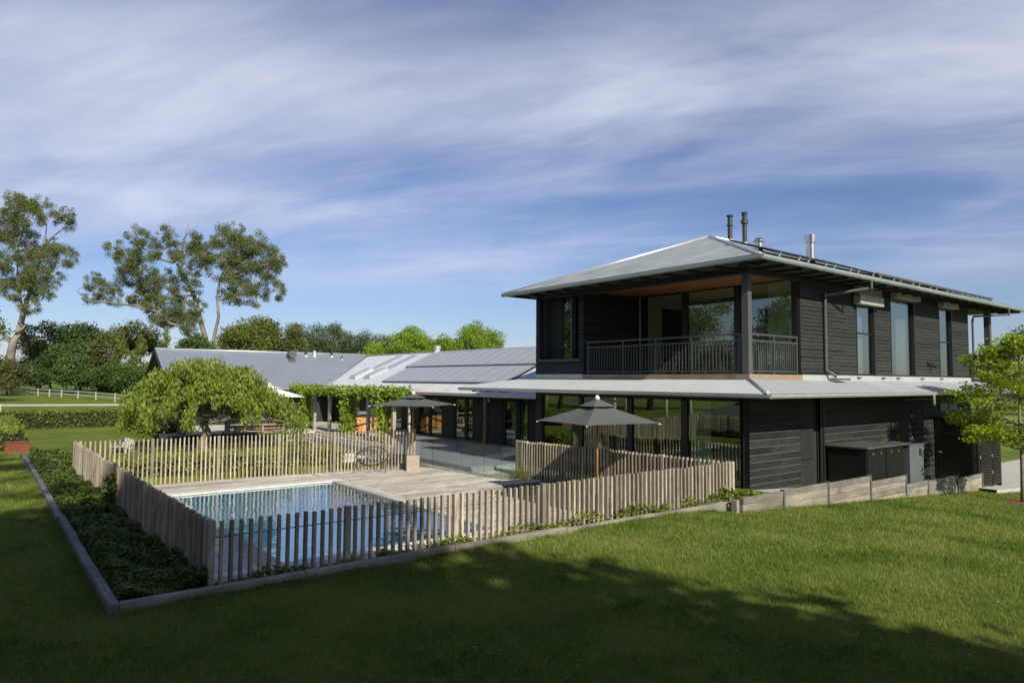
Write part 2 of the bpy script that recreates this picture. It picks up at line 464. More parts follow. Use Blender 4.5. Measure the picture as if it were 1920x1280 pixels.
def link(name, me, parent=None, loc=(0, 0, 0), rz=0.0):
    """loc in world metres"""
    o = bpy.data.objects.new(name, me)
    COL.objects.link(o)
    o.location = Vector(loc) - org(parent)
    if rz:
        o.rotation_euler.z = rz
    if parent:
        o.parent = parent
    ORG[o.name] = Vector(loc)
    return o


class MB:
    def __init__(self):
        self.v, self.f, self.mi, self.cur = [], [], [], 0

    def quadface(self, *pts):
        b = len(self.v)
        self.v += [tuple(p) for p in pts]
        self.f.append(tuple(range(b, b + len(pts))))
        self.mi.append(self.cur)
        return self

    def faces(self, vs, fs):
        b = len(self.v)
        self.v += [tuple(p) for p in vs]
        for f in fs:
            self.f.append(tuple(i + b for i in f))
            self.mi.append(self.cur)
        return self

    def box(self, x0, y0, z0, x1, y1, z1):
        vs = [(x0, y0, z0), (x1, y0, z0), (x1, y1, z0), (x0, y1, z0), (x0, y0, z1), (x1, y0, z1), (x1, y1, z1), (x0, y1, z1)]
        return self.faces(vs, [(0, 3, 2, 1), (4, 5, 6, 7), (0, 1, 5, 4), (1, 2, 6, 5), (2, 3, 7, 6), (3, 0, 4, 7)])

    def beam(self, p0, p1, w, h, upv=(0, 0, 1)):
        """rectangular bar from p0 to p1 (axis through the middle)"""
        p0, p1 = Vector(p0), Vector(p1)
        d = (p1 - p0).normalized()
        u = Vector(upv)
        s = d.cross(u)
        if s.length < 1e-4:
            s = d.cross(Vector((1, 0, 0)))
        s.normalize()
        u = s.cross(d)
        s, u = s * w / 2, u * h / 2
        vs = [p0 - s - u, p0 + s - u, p0 + s + u, p0 - s + u, p1 - s - u, p1 + s - u, p1 + s + u, p1 - s + u]
        return self.faces(vs, [(0, 1, 2, 3), (7, 6, 5, 4), (0, 4, 5, 1), (1, 5, 6, 2), (2, 6, 7, 3), (3, 7, 4, 0)])

    def tube(self, pts, rad, n=8, caps=True):
        pts = [Vector(p) for p in pts]
        rads = rad if isinstance(rad, (list, tuple)) else [rad] * len(pts)
        rings = []
        prev = None
        for i, p in enumerate(pts):
            d = (pts[min(i + 1, len(pts) - 1)] - pts[max(i - 1, 0)]).normalized()
            if prev is None:
                a = d.orthogonal().normalized()
            else:
                a = (prev - d * prev.dot(d))
                a = a.normalized() if a.length > 1e-5 else d.orthogonal().normalized()
            prev = a
            b = d.cross(a)
            base = len(self.v)
            for k in range(n):
                q = 2 * PI * k / n
                self.v.append(tuple(p + (a * math.cos(q) + b * math.sin(q)) * rads[i]))
            rings.append(base)
        for i in range(len(rings) - 1):
            for k in range(n):
                k2 = (k + 1) % n
                self.f.append((rings[i] + k, rings[i] + k2, rings[i + 1] + k2, rings[i + 1] + k))
                self.mi.append(self.cur)
        if caps:
            self.f.append(tuple(rings[0] + k for k in reversed(range(n))))
            self.mi.append(self.cur)
            self.f.append(tuple(rings[-1] + k for k in range(n)))
            self.mi.append(self.cur)
        return self

    def lathe(self, c, prof, n=16):
        """prof: list of (r, z) from bottom to top"""
        return self.tube([(c[0], c[1], c[2] + z) for r, z in prof], [max(r, 0.001) for r, z in prof], n)

    def mesh(self, name, mats, off=Vector((0, 0, 0)), smooth=False):
        me = bpy.data.meshes.new(name)
        me.from_pydata([(x - off[0], y - off[1], z - off[2]) for x, y, z in self.v], [], self.f)
        for mt in (mats if isinstance(mats, (list, tuple)) else [mats]):
            me.materials.append(mt)
        if any(self.mi):
            me.polygons.foreach_set('material_index', self.mi)
        if smooth:
            me.polygons.foreach_set('use_smooth', [True] * len(me.polygons))
        me.update()
        return me

    def build(self, name, mats, parent=None, smooth=False, loc=None):
        """geometry given in world metres; the object's origin sits at loc (default: the parent's origin or the box centre)"""
        if loc is None:
            if parent is not None:
                loc = org(parent)
            else:
                a = np.array(self.v)
                c = (a.min(0) + a.max(0)) / 2
                loc = (c[0], c[1], a[:, 2].min())
        loc = Vector(loc)
        return link(name, self.mesh(name, mats, loc, smooth), parent, loc)


def smooth_tube(name, pts, rad, mat, parent=None, n=8):
    return MB().tube(pts, rad, n).build(name, mat, parent, smooth=True)


BOXC = {}


def boxmesh(lx, ly, lz, mat, bev=0.004, key=''):
    """box with its origin at the middle of the base; shared between alike pieces"""
    k = (round(lx, 3), round(ly, 3), round(lz, 3), mat.name, key)
    if k in BOXC:
        return BOXC[k]
    b = min(bev, lx * .3, ly * .3, lz * .3)
    x, y = lx / 2, ly / 2
    vs, fs = [], []
    # chamfered upper edges: three rings
    for (ix, iy, z) in ((0, 0, 0), (0, 0, lz - b), (b, b, lz)):
        vs += [(-x + ix, -y + iy, z), (x - ix, -y + iy, z), (x - ix, y - iy, z), (-x + ix, y - iy, z)]
    fs.append((3, 2, 1, 0))
    for r in range(2):
        for q in range(4):
            fs.append((r * 4 + q, r * 4 + (q + 1) % 4, r * 4 + 4 + (q + 1) % 4, r * 4 + 4 + q))
    fs.append((8, 9, 10, 11))
    me = bpy.data.meshes.new('piece')
    me.from_pydata(vs, [], fs)
    me.materials.append(mat)
    me.update()
    BOXC[k] = me
    return me


# --- leaves -----------------------------------------------------------------
def leaf_mesh(name, C, A, B, mat):
    """C centres (n,3); A half length vectors; B half width vectors -> rhombus leaves"""
    n = len(C)
    V = np.empty((n, 4, 3), np.float32)
    V[:, 0] = C - A
    V[:, 1] = C + B - A * 0.15
    V[:, 2] = C + A
    V[:, 3] = C - B - A * 0.15
    me = bpy.data.meshes.new(name)
    me.vertices.add(n * 4)
    me.vertices.foreach_set('co', V.reshape(-1))
    me.loops.add(n * 4)
    me.loops.foreach_set('vertex_index', np.arange(n * 4, dtype=np.int32))
    me.polygons.add(n)
    me.polygons.foreach_set('loop_start', np.arange(0, n * 4, 4, dtype=np.int32))
    me.materials.append(mat)
    me.update(calc_edges=True)
    me.validate()
    return me


def unit(n):
    v = RNG.normal(size=(n, 3))
    return v / np.linalg.norm(v, axis=1, keepdims=True)


def leaf_axes(n, size, ratio=0.5, droop=0.0, flat=0.0, N=None):
    d = unit(n)
    if droop:
        d = d * (1 - droop) + np.array([0, 0, -1.0]) * droop
    if flat:
        d[:, 2] *= (1 - flat)
    d /= np.linalg.norm(d, axis=1, keepdims=True) + 1e-9
    o = unit(n)
    if flat:
        o = o * (1 - flat)
        w = np.cross(d, np.array([0, 0, 1.0]) + o)
    else:
        w = np.cross(d, o)
    w /= np.linalg.norm(w, axis=1, keepdims=True) + 1e-9
    s = size * RNG.uniform(0.65, 1.3, size=(n, 1))
    return d * s * 0.5, w * s * 0.5 * ratio


def clump_points(clumps, per, shell=0.5, soft=0.3):
    """clumps: (x,y,z,rx,rz); per = leaves for a clump of radius 1 m (scales with r^2)"""
    out = []
    for (x, y, z, rx, rz) in clumps:
        n = max(6, int(per * rx * rz))
        u = unit(n) * (RNG.uniform(shell ** 3, 1, size=(n, 1)) ** (1 / 3))
        u *= RNG.uniform(0.85, 1.12, size=(n, 1))
        if soft:      # feathery: leaves thin out gradually away from the middle of the spray
            g_ = np.clip(RNG.normal(0, .52, size=(n, 3)), -1.05, 1.05)
            pick = RNG.uniform(0, 1, n) < soft
            u[pick] = g_[pick]
        out.append(np.array([x, y, z]) + u * np.array([rx, rx, rz]))
    return np.concatenate(out)


def limb(mb, p0, p1, r0, r1, sag=0.0, seg=5, jit=0.03):
    p0, p1 = Vector(p0), Vector(p1)
    L = (p1 - p0).length
    pts, rad = [], []
    for i in range(seg + 1):
        f = i / seg
        p = p0.lerp(p1, f)
        if 0 < i < seg:
            p += Vector((random.uniform(-1, 1), random.uniform(-1, 1), random.uniform(-1, 1))) * L * jit
            p.z += sag * L * math.sin(PI * f)
        pts.append(p)
        rad.append(r0 + (r1 - r0) * f)
    mb.tube(pts, rad, 6)
    return pts


def make_tree(name, label, cat, base, clumps, leafmat, barkmat, trunk_top, r0, leaf=0.3, per=60, ratio=0.5, droop=0.0, flat=0.0,
              limbs=10, group=None, shell=0.45, trunk_pts=None, lean=0.0):
    base = Vector(base)
    th = thing(name, label, cat, base, group)
    mb = MB()
    if trunk_pts is None:
        tp = [base + Vector((0, 0, -0.3))]
        for i in range(1, 6):
            f = i / 5
            tp.append(base + Vector((random.uniform(-1, 1) * r0 * .8 + lean * f, random.uniform(-1, 1) * r0 * .8, trunk_top * f)))
    else:
        tp = [Vector(p) for p in trunk_pts]
    rad = [r0 * (1.25 if i == 0 else 1 - 0.75 * i / (len(tp) - 1)) for i in range(len(tp))]
    mb.tube(tp, rad, 8)
    idx = list(range(len(clumps)))
    random.shuffle(idx)
    for i in idx[:limbs]:
        c = Vector(clumps[i][:3])
        cand = [p for p in tp[1:] if p.z < c.z + 0.5] or tp[1:2]
        s = min(cand, key=lambda p: (p - c).length + 0.6 * abs((c.z - p.z)))
        limb(mb, s, c, r0 * 0.32, r0 * 0.06, sag=0.05)
    mb.build('trunk', barkmat, th, smooth=True)
    P = clump_points(clumps, per, shell)
    A, B = leaf_axes(len(P), leaf, ratio, droop, flat)
    o = org(th)
    me = leaf_mesh('crown', P - np.array(o), A, B, leafmat)
    link('crown', me, th, o)
    return th


def blob_crown(cx, cy, z0, z1, rad, n, rc, dome=0.55, fill=0.55):
    """clumps spread through a domed crown"""
    out = []
    h = (z1 - z0)
    for _ in range(n):
        u = unit(1)[0] * random.uniform(fill, 1.0) ** 0.6
        if u[2] < -0.6:
            u[2] *= 0.6
        f = (u[2] + 1) / 2
        zz = z0 + rc * 0.6 + f * (h - rc * 1.2)
        taper = 1.0 if f < dome else math.sqrt(max(0.05, 1 - ((f - dome) / (1.02 - dome)) ** 2))
        r = rc * random.uniform(0.75, 1.25)
        out.append((cx + u[0] * (rad - rc * .6) * taper, cy + u[1] * (rad - rc * .6) * taper, zz, r, r * random.uniform(0.65, 0.9)))
    return out


def cone_crown(cx, cy, z0, z1, rad, n, rc):
    out = []
    for i in range(n):
        f = (i + random.random()) / n
        rr_ = rad * (1 - f) ** 0.85
        a = random.uniform(0, 2 * PI)
        k = random.uniform(0.55, 0.95)
        r = rc * (1 - 0.62 * f)
        out.append((cx + math.cos(a) * rr_ * k, cy + math.sin(a) * rr_ * k, z0 + f * (z1 - z0 - .5), r, r * 0.9))
    return out


def terrain(x, y):
    ys = [-80, 12, 30, 44, 60, 82, 115, 200, 400, 2000]
    zs = [0.05, 0.0, -0.05, -0.45, -0.5, -0.2, 0.3, 0.6, 0.8, 1.0]
    z = np.interp(y, ys, zs)
    s = -0.066 * np.clip(x - 13.0, 0, 28)
    s = s * np.interp(y, [0, 30, 70, 110], [1, 0.8, 0.4, 0.0]) * np.interp(x, [-5000, 0, 60, 120], [1, 1, 1, 0.6])
    # court behind the pool sits a little lower
    court = np.clip((y - 25.5) / 1.5, 0, 1) * np.clip((48 - y) / 4, 0, 1) * np.clip((x - 2.4) / 1.5, 0, 1)
    z = z * (1 - court) + (-0.55) * court
    return z + s * (1 - court)


def tz(x, y):
    return float(terrain(np.float64(x), np.float64(y)))


# ------------------------------------------------------------------ ground
def grid(lo, hi, step):
    return list(np.arange(lo, hi, step))


gx = sorted(set(np.round(grid(-1500, -100, 200) + grid(-100, -10, 10) + grid(-10, 42, 0.5) + grid(42, 120, 4) + grid(120, 1600, 150)
                         + [2.98, 3.02, 13.10, 13.14, 14.98, 15.02, 16.55, 16.6], 3)))
gy = sorted(set(np.round(grid(-1500, -100, 200) + grid(-100, -10, 10) + grid(-10, 62, 0.5) + grid(62, 220, 4) + grid(220, 1700, 150)
                         + [11.22, 11.26, 18.66, 18.72, 25.88, 25.92, 21.98, 22.02], 3)))
GX, GY = np.meshgrid(np.array(gx), np.array(gy))
GZ = terrain(GX, GY)
GZ = GZ + 0.02 * np.sin(GX * 1.3 + GY * 0.7) * np.cos(GY * 0.9)
pit = ((GX > 3.0) & (GX < 13.12) & (GY > 11.24) & (GY < 25.9)) | ((GX >= 13.12) & (GX < 15.0) & (GY > 18.69) & (GY < 25.9))
low = (GX >= 3.0) & (GX < 16.58) & (GY > 11.24) & (GY < 22.0) & ~pit
GZ[low] = -0.6
low2 = (GX >= 14.99) & (GX <= 27.0) & (GY > 18.69) & (GY < 51.5)
GZ[low2] = np.minimum(GZ[low2], -0.9)
low3 = (GX > 8.8) & (GX <= 27.0) & (GY > 43.2) & (GY < 58)
GZ[low3] = np.minimum(GZ[low3], -0.75)
GZ[pit] = -2.6
nxg, nyg = len(gx), len(gy)
V = np.stack([GX, GY, GZ], -1).reshape(-1, 3).astype(np.float32)
ii, jj = np.meshgrid(np.arange(nxg - 1), np.arange(nyg - 1))
i0 = (jj * nxg + ii).reshape(-1)
Fq = np.stack([i0, i0 + 1, i0 + nxg + 1, i0 + nxg], -1).astype(np.int32)
me = bpy.data.meshes.new('ground')
me.vertices.add(len(V)); me.vertices.foreach_set('co', V.reshape(-1))
me.loops.add(Fq.size); me.loops.foreach_set('vertex_index', Fq.reshape(-1))
me.polygons.add(len(Fq)); me.polygons.foreach_set('loop_start', np.arange(0, Fq.size, 4, dtype=np.int32))
me.polygons.foreach_set('use_smooth', np.ones(len(Fq), bool))
me.materials.append(M['lawn'])
me.update(calc_edges=True)
struct(link('ground', me))

# soil in the beds
mb = MB()
for k in range(46):
    y0, y1 = 10.9 + k * 0.5, 11.4 + k * 0.5
    mb.quadface((1.66, y0, 0.05), (2.92, y0, 0.05), (2.92, y1, 0.05), (1.66, y1, 0.05))
mb.quadface((2.92, 10.9, 0.03), (15.9, 10.9, 0.03), (15.9, 11.23, 0.03), (2.92, 11.23, 0.03))
mb.quadface((13.1, 11.25, -0.575), (16.56, 11.25, -0.575), (16.56, 18.66, -0.575), (13.1, 18.66, -0.575))
mb.quadface((15.02, 18.7, -0.58), (16.56, 18.7, -0.58), (16.56, 21.9, -0.58), (15.02, 21.9, -0.58))
struct(mb.build('garden_bed', M['soil']))

# concrete apron between the retaining wall and the house, and the path at the right
mb = MB()
for x0, x1 in ((16.6, 20), (20, 24), (24, 28), (28, 32), (32, 37), (37, 44), (44, 52)):
    ya = 10.45 if x0 < 32 else 9.7
    yb = 12.3 if x0 < 36 else 14.5
    za, zb = tz(x0, 11) + 0.03 - (0.0), tz(x1, 11) + 0.03
    lift = 0.22 if x0 < 32 else 0.12
    mb.quadface((x0, ya, za + lift), (x1, ya, zb + lift), (x1, yb, zb + lift), (x0, yb, za + lift))
    mb.quadface((x0, ya, za + lift - .5), (x1, ya, zb + lift - .5), (x1, ya, zb + lift), (x0, ya, za + lift))
struct(mb.build('concrete_path', M['concrete']))
mb = MB().box(16.6, 12.3, -1.6, 18.68, 22.3, -0.32)
struct(mb.build('side_path', M['concrete']))

# ------------------------------------------------------------------ pool and deck
PX0, PX1, PY0, PY1 = 4.9, 10.0, 13.45, 23.1
mb = MB()
mb.box(3.03, 11.28, -1.0, PX0, 25.85, -0.435)
mb.box(PX1, 11.28, -1.0, 13.08, 25.85, -0.435)
mb.box(13.08, 18.74, -1.0, 14.95, 25.85, -0.435)
mb.box(PX0, 11.28, -1.0, PX1, PY0, -0.435)
mb.box(PX0, PY1, -1.0, PX1, 25.85, -0.435)
deck = struct(mb.build('pool_deck', M['sleeper_x']))
mb = MB()
mb.box(PX0 - .1, PY0 - .1, -2.3, PX0 + .012, PY1 + .1, -0.437)
mb.box(PX1 - .012, PY0 - .1, -2.3, PX1 + .1, PY1 + .1, -0.437)
mb.box(PX0 + .012, PY0 - .1, -2.3, PX1 - .012, PY0 + .012, -0.437)
mb.box(PX0 + .012, PY1 - .012, -2.3, PX1 - .012, PY1 + .1, -0.437)
mb.box(PX0 - .1, PY0 - .1, -1.6, PX1 + .1, PY1 + .1, -1.45)
struct(mb.build('pool_basin', M['basin']))
mb = MB().quadface((PX0, PY0, -0.446), (PX1, PY0, -0.446), (PX1, PY1, -0.446), (PX0, PY1, -0.446))
struct(mb.build('pool_water', M['water']))


def dboard_x(x0, x1, y, w, z=-0.435, mat='deck_x', par=None, name='board', t=0.035):
    link(name, boxmesh(x1 - x0, w - 0.008, t, M[mat]), par or deck, ((x0 + x1) / 2, y, z + random.uniform(0, .003)))


def dboard_y(y0, y1, x, w, z=-0.435, mat='deck_y', par=None, name='board', t=0.035):
    link(name, boxmesh(w - 0.008, y1 - y0, t, M[mat]), par or deck, (x, (y0 + y1) / 2, z + random.uniform(0, .003)))


y = 11.36
k = 0
while y < 25.8:
    xr = 13.06 if y < 18.8 else 14.93
    j = 11.2 + (k * 7 % 5) * 0.42
    dboard_x(10.52, j, y, 0.15)
    dboard_x(j + 0.004, xr, y, 0.15)
    y += 0.15
    k += 1
for x_ in (10.14, 10.38):
    dboard_y(PY0 - .3, 19, x_, 0.24)
    dboard_y(19.004, 25.8, x_, 0.24)
for i, x_ in enumerate((3.28, 3.73, 4.18, 4.63)):
    c = 16.5 + (i % 2) * 2.1
    dboard_y(13.15, c, x_, 0.45)
    dboard_y(c + .004, 23.2, x_, 0.45)
for i in range(9):
    yy = 23.75 + i * 0.235
    dboard_x(3.06, 7.0 + (i % 3) * .5, yy, 0.235)
    dboard_x(7.004 + (i % 3) * .5, 10.5, yy, 0.235)
for i in range(12):
    yy = 11.40 + i * 0.145
    dboard_x(3.06, 6.0 + (i % 3) * .7, yy, 0.145)
    dboard_x(6.004 + (i % 3) * .7, 10.5, yy, 0.145)
for i in range(6):
    x0 = 4.0 + i * 1.07
    link('coping_stone', boxmesh(1.06, 0.44, 0.05, M['coping']), deck, (x0 + .53, 23.34, -0.435))
for i in range(7):
    x0 = 3.06 + i * 1.06
    link('coping_stone', boxmesh(1.05, 0.34, 0.05, M['coping']), deck, (x0 + .53, 13.285, -0.435))

# lower walkway and shaded veranda outside the glass fence
walk = struct(MB().box(15.0, 18.9, -1.3, 18.66, 22.28, -0.45).build('walkway', M['sleeper_x']))
for i in range(22):
    dboard_x(15.0, 18.66, 19.0 + i * 0.15, 0.15, z=-0.45, par=walk)
ver = struct(MB().box(15.4, 22.3, -1.3, 22.2, 38.4, -0.25).build('veranda', M['paver']))
for i in range(11):
    for k in range(5):
        link('paver', boxmesh(1.33, 1.44, 0.03, M['paver']), ver, (16.08 + k * 1.345, 23.04 + i * 1.455, -0.25 + random.uniform(0, .004)))
walk2 = struct(MB().box(14.97, 22.3, -1.3, 15.39, 38.0, -0.45).build('walkway', M['sleeper_y']))
for k in range(2):
    dboard_y(22.3, 27.5, 15.08 + k * .2, .2, z=-.45, par=walk2)

# ------------------------------------------------------------------ fences of timber pickets


def picket_fence(label, pts, ztop, zbot, n, post_every, post_at0=True, rods=(0.2,), h_jit=0.008):
    """pts: two ground points; pickets are separate pieces; slim steel rods run through them"""
    (xa, ya), (xb, yb) = pts
    th = thing('picket_fence', label, 'fence', (xa, ya, zbot[0]), 'timber picket pool fences')
    L = math.hypot(xb - xa, yb - ya)
    ux, uy = (xb - xa) / L, (yb - ya) / L
    ang = math.atan2(uy, ux)
    for i in range(n + 1):
        f = i / n
        x_, y_ = xa + (xb - xa) * f, ya + (yb - ya) * f
        zt, zb = ztop[0] + (ztop[1] - ztop[0]) * f, zbot[0] + (zbot[1] - zbot[0]) * f
        hh = round((zt - zb) / 0.02) * 0.02
        if i % post_every == 0 or i == n:
            link('post', boxmesh(0.095, 0.10, hh + 0.015, M['fence_wood'], 0.006), th, (x_, y_, zb), ang)
        else:
            v = random.choice((0, 0.006, 0.012, -0.010))
            link('picket', boxmesh(0.047, 0.078, hh, M['fence_wood'], 0.004, key=str(v)), th,
                 (x_, y_, zb + v + random.uniform(-h_jit, h_jit) * .5), ang + random.uniform(-.06, .06))
    for dz_ in rods:
        mb = MB().tube([(xa, ya, ztop[0] - dz_), (xb, yb, ztop[1] - dz_)], 0.009, 6)
        mb.build('rod', M['rod'], th)
    return th


picket_fence('low weathered timber picket fence along the front edge of the pool deck facing the lawn',
             [(2.89, 11.1), (16.3, 11.1)], (1.02, 1.01), (-0.05, -0.05), 91, 15, rods=(0.24, 0.95))
picket_fence('weathered picket fence on the left side of the pool beside the dark planted bed',
             [(2.885, 11.25), (2.55, 26.1)], (1.02, 1.12), (-0.05, -0.35), 105, 15, rods=(0.24,))
picket_fence('weathered picket fence behind the pool with the hedge and lawn seen through it',
             [(2.70, 26.15), (14.3, 24.85)], (1.12, 1.16), (-0.44, -0.44), 84, 15, rods=(0.30, 1.25))
picket_fence('weathered picket fence between the near umbrella and the black house, shaded by the umbrella',
             [(16.3, 11.25), (16.25, 20.45)], (1.01, 0.92), (-0.6, -0.62), 62, 15, rods=(0.24,))

# edging of grey sleepers round the bed
ed = thing('timber_edging', 'grey timber sleeper edging along the left side of the planted bed, meeting the lawn', 'edging', (1.57, 10.8, 0))
yy = 10.72
while yy < 33.5:
    L = random.choice((2.4, 2.7, 3.0))
    link('sleeper', boxmesh(0.13, L - .015, 0.5, M['sleeper_y'], 0.012), ed, (1.57 + random.uniform(-.015, .015), yy + L / 2, -0.36 + random.uniform(-.012, .012) - max(0, yy - 28) * .02), random.uniform(-.006, .006))
    yy += L
ef = thing('timber_edging', 'long grey sleeper edging in front of the pool fence along the lawn', 'edging', (1.64, 10.8, 0))
xs_ = [1.64, 4.25, 7.1, 9.9, 12.72, 15.6]
zt_ = [0.13, 0.14, 0.14, 0.11, 0.10, 0.10]
for i in range(5):
    L = xs_[i + 1] - xs_[i]
    link('sleeper', boxmesh(L - .015, 0.13, 0.30, M['sleeper_x'], 0.012), ef, ((xs_[i] + xs_[i + 1]) / 2, 10.82, zt_[i] - .30 - .008 * i))
    link('sleeper', boxmesh(L - .02, 0.12, 0.25, M['concrete_sleeper'], 0.01), ef, ((xs_[i] + xs_[i + 1]) / 2, 10.815, zt_[i] - .555 - .008 * i))

# stepped retaining wall at the right
rw = thing('retaining_wall', 'stepped low retaining wall of stained pale sleepers with grey steel posts beside the lawn', 'retaining wall', (15.6, 10.4, -0.3))
SEG = [(15.62, 17.53, .19, .22), (17.6, 19.95, .24, .21), (20.02, 22.64, .22, .16), (22.74, 25.25, .03, -.02), (25.33, 27.06, -.29, -.34), (27.14, 29.78, -.32, -.32), (29.86, 32.4, -.46, -.56)]
for (x0, x1, za, zb) in SEG:
    zc_ = min(za, zb)
    nrow = 4
    z_ = max(za, zb)
    for r_ in range(nrow):
        h_ = 0.2 if r_ else 0.17
        z_ -= h_
        mt = M['sleeper_top'] if r_ == 0 else M['concrete_sleeper']
        link('sleeper', boxmesh(x1 - x0 - .02, 0.1, h_ - .014, mt, 0.016), rw, ((x0 + x1) / 2, 10.38 + (.0 if r_ else -.02) + random.uniform(-.008, .008), z_ + .006))
    link('steel_post', boxmesh(0.07, 0.12, max(za, zb) + .03 + 1.5, M['cabinet_grey'], 0.004), rw, (x1 + .035, 10.36, -1.5))
link('steel_post', boxmesh(0.12, 0.16, 1.9, M['sleeper_x'], 0.01), rw, (15.55, 10.5, -1.75))

# glass fence
gf = thing('glass_fence', 'frameless clear glass pool fence between the deck and the veranda', 'glass fence', (14.7, 24.8, -0.4))
gp = [(14.60, 24.85), (14.72, 24.05), (14.90, 22.6), (15.10, 21.0), (15.22, 20.1), (15.40, 19.4)]
for (a, b) in zip(gp[:-1], gp[1:]):
    d = Vector((b[0] - a[0], b[1] - a[1], 0)).normalized() * 0.012
    mb = MB().beam((a[0] + d.x, a[1] + d.y, 0.19), (b[0] - d.x, b[1] - d.y, 0.19), 0.012, 1.18)
    mb.build('pane', M['clear_glass'], gf)
    for f in (0.2, 0.8):
        px_, py_ = a[0] + (b[0] - a[0]) * f, a[1] + (b[1] - a[1]) * f
        MB().tube([(px_, py_, -0.41), (px_, py_, -0.27)], 0.025, 8).build('spigot', M['stainless'], gf)
    MB().beam((b[0], b[1], -0.39), (b[0], b[1], 0.78), 0.006, 0.01, (1, 0, 0)).build('joint', M['dark_frame'], gf)
mb = MB().beam((15.42, 19.42, 0.19), (16.18, 20.38, 0.19), 0.012, 1.18)
mb.build('pane', M['clear_glass'], gf)

# ------------------------------------------------------------------ main house
HX0, HX1, HY0, HY1 = 18.7, 36.8, 12.1, 22.3
FZ = 3.40          # upper floor
house = thing('main_house', 'two storey charcoal timber house with corner balcony, canopy and hipped grey iron roof', 'house', (HX0, HY0, -0.3))
CLB = {}


def clad_mesh(L, h, t, axis):
    """one weatherboard: proud face, chamfered dusty upper edge; local origin at lower outer corner start"""
    k = (round(L, 2), round(h, 3), axis)
    if k in CLB:
        return CLB[k]
    c = 0.010
    prof = [(0, 0.0), (0, h - 0.010 - c), (-c, h - 0.010), (-t, h - 0.010), (-t, 0.0)]   # (outward, up); outward = 0 is the face
    vs = []
    for e in (0, L):
        for (o, z) in prof:
            vs.append((e, -o, z) if axis == 'X' else (-o, e, z))
    n = len(prof)
    fs = [(i, (i + 1) % n, n + (i + 1) % n, n + i) for i in range(n)]
    if axis == 'X':
        fs = [tuple(reversed(f)) for f in fs]
    fs += [tuple(range(n)), tuple(n + i for i in reversed(range(n)))]
    me = bpy.data.meshes.new('board')
    me.from_pydata(vs, [], fs)
    me.materials.append(M['clad'] if axis == 'X' else M['clad_y'])
    me.materials.append(M['clad_edge'])
    me.polygons[1].material_index = 1
    me.update()
    CLB[k] = me
    return me


def cladding(parent, axis, face, a0, a1, z0, z1, h, t=0.022):
    """rows of boards; axis X: wall faces -Y at y=face; axis Y: wall faces -X at x=face"""
    n = max(1, round((z1 - z0) / h))
    hh = (z1 - z0) / n
    L = a1 - a0
    for i in range(n):
        z = z0 + i * hh
        cuts = [a0]
        if L > 2.6:
            c = a0 + round(random.uniform(.25, .75) * L / .3) * .3
            cuts.append(c)
        cuts.append(a1)
        for p, q in zip(cuts[:-1], cuts[1:]):
            o = random.uniform(-.003, .003)
            loc = (p, face + o, z) if axis == 'X' else (face + o, p, z)
            link('board', clad_mesh(q - p - (.004 if q < a1 else 0), hh, t, axis), parent, loc)


# wall cores (behind the boards)
W = 0.2
def core(name, boxes, mat=M['dark_wall'], par=house):
    mb = MB()
    for b in boxes:
        mb.box(*b)
    return mb.build(name, mat, par)


T = 0.03
wall_u = core('upper_wall', [
    (21.78, HY0 + T, FZ, 25.75, HY0 + W, 6.86), (27.15, HY0 + T, FZ, 28.6, HY0 + W, 6.86), (30.75, HY0 + T, FZ, 33.4, HY0 + W, 6.86), (34.75, HY0 + T, FZ, HX1, HY0 + W, 6.86),
    (25.75, HY0 + T, 6.1, 27.15, HY0 + W, 6.86), (28.6, HY0 + T, 6.55, 30.75, HY0 + W, 6.86), (33.4, HY0 + T, 6.5, 34.75, HY0 + W, 6.86),
    (HX0 + T, 19.4 + T, FZ, 22.1, 19.6, 6.86), (HX0 + T, 22.1, FZ, HX1, HY1, 6.86), (HX1 - W, HY0 + W, FZ, HX1, 22.1, 6.86)])
wall_g = core('ground_wall', [
    (HX0 + T, HY0 + T, -1.4, 21.66, HY0 + W, 3.2), (22.5, HY0 + .18, -1.4, 23.2, HY0 + .3, 3.2), (23.2, HY0 + T, -1.4, HX1, HY0 + W, 3.2), (21.66, HY0 + .05, -1.4, 22.5, HY0 + W, 3.2),
    (HX0 + T, 12.3, -1.4, HX0 + W, 12.42, 3.2), (HX0, 21.92, -1.4, HX0 + W, HY1, 3.2), (HX0 + W, 22.1, -1.4, HX1, HY1, 3.2), (HX1 - W, HY0 + W, -1.4, HX1, 22.1, 3.2),
    (HX0, 12.42, 2.62, HX0 + W, 21.92, 3.2), (HX0, 12.42, -1.4, HX0 + W, 21.92, -0.12)])
cladding(wall_g, 'X', HY0, HX0, 21.65, -1.3, 2.98, 0.225)
cladding(wall_g, 'X', HY0, 23.22, 30.28, -1.3, 2.98, 0.225)
cladding(wall_g, 'X', HY0, 31.46, HX1, -1.3, 2.98, 0.225)
cladding(wall_u, 'X', HY0, 21.76, 25.70, FZ + .06, 6.80, 0.135)
cladding(wall_u, 'X', HY0, 27.20, 28.55, FZ + .06, 6.80, 0.135)
cladding(wall_u, 'X', HY0, 30.80, 33.35, FZ + .06, 6.80, 0.135)
cladding(wall_u, 'X', HY0, 34.80, HX1, FZ + .06, 6.80, 0.135)
cladding(wall_u, 'X', HY0, 25.73, 27.17, 6.13, 6.80, 0.135)
cladding(wall_u, 'X', HY0, 28.58, 30.77, 6.58, 6.80, 0.135)
cladding(wall_u, 'X', HY0, 33.38, 34.77, 6.53, 6.80, 0.135)
cladding(wall_u, 'X', 19.4, HX0 + .03, 21.85, FZ + .06, 6.80, 0.135)
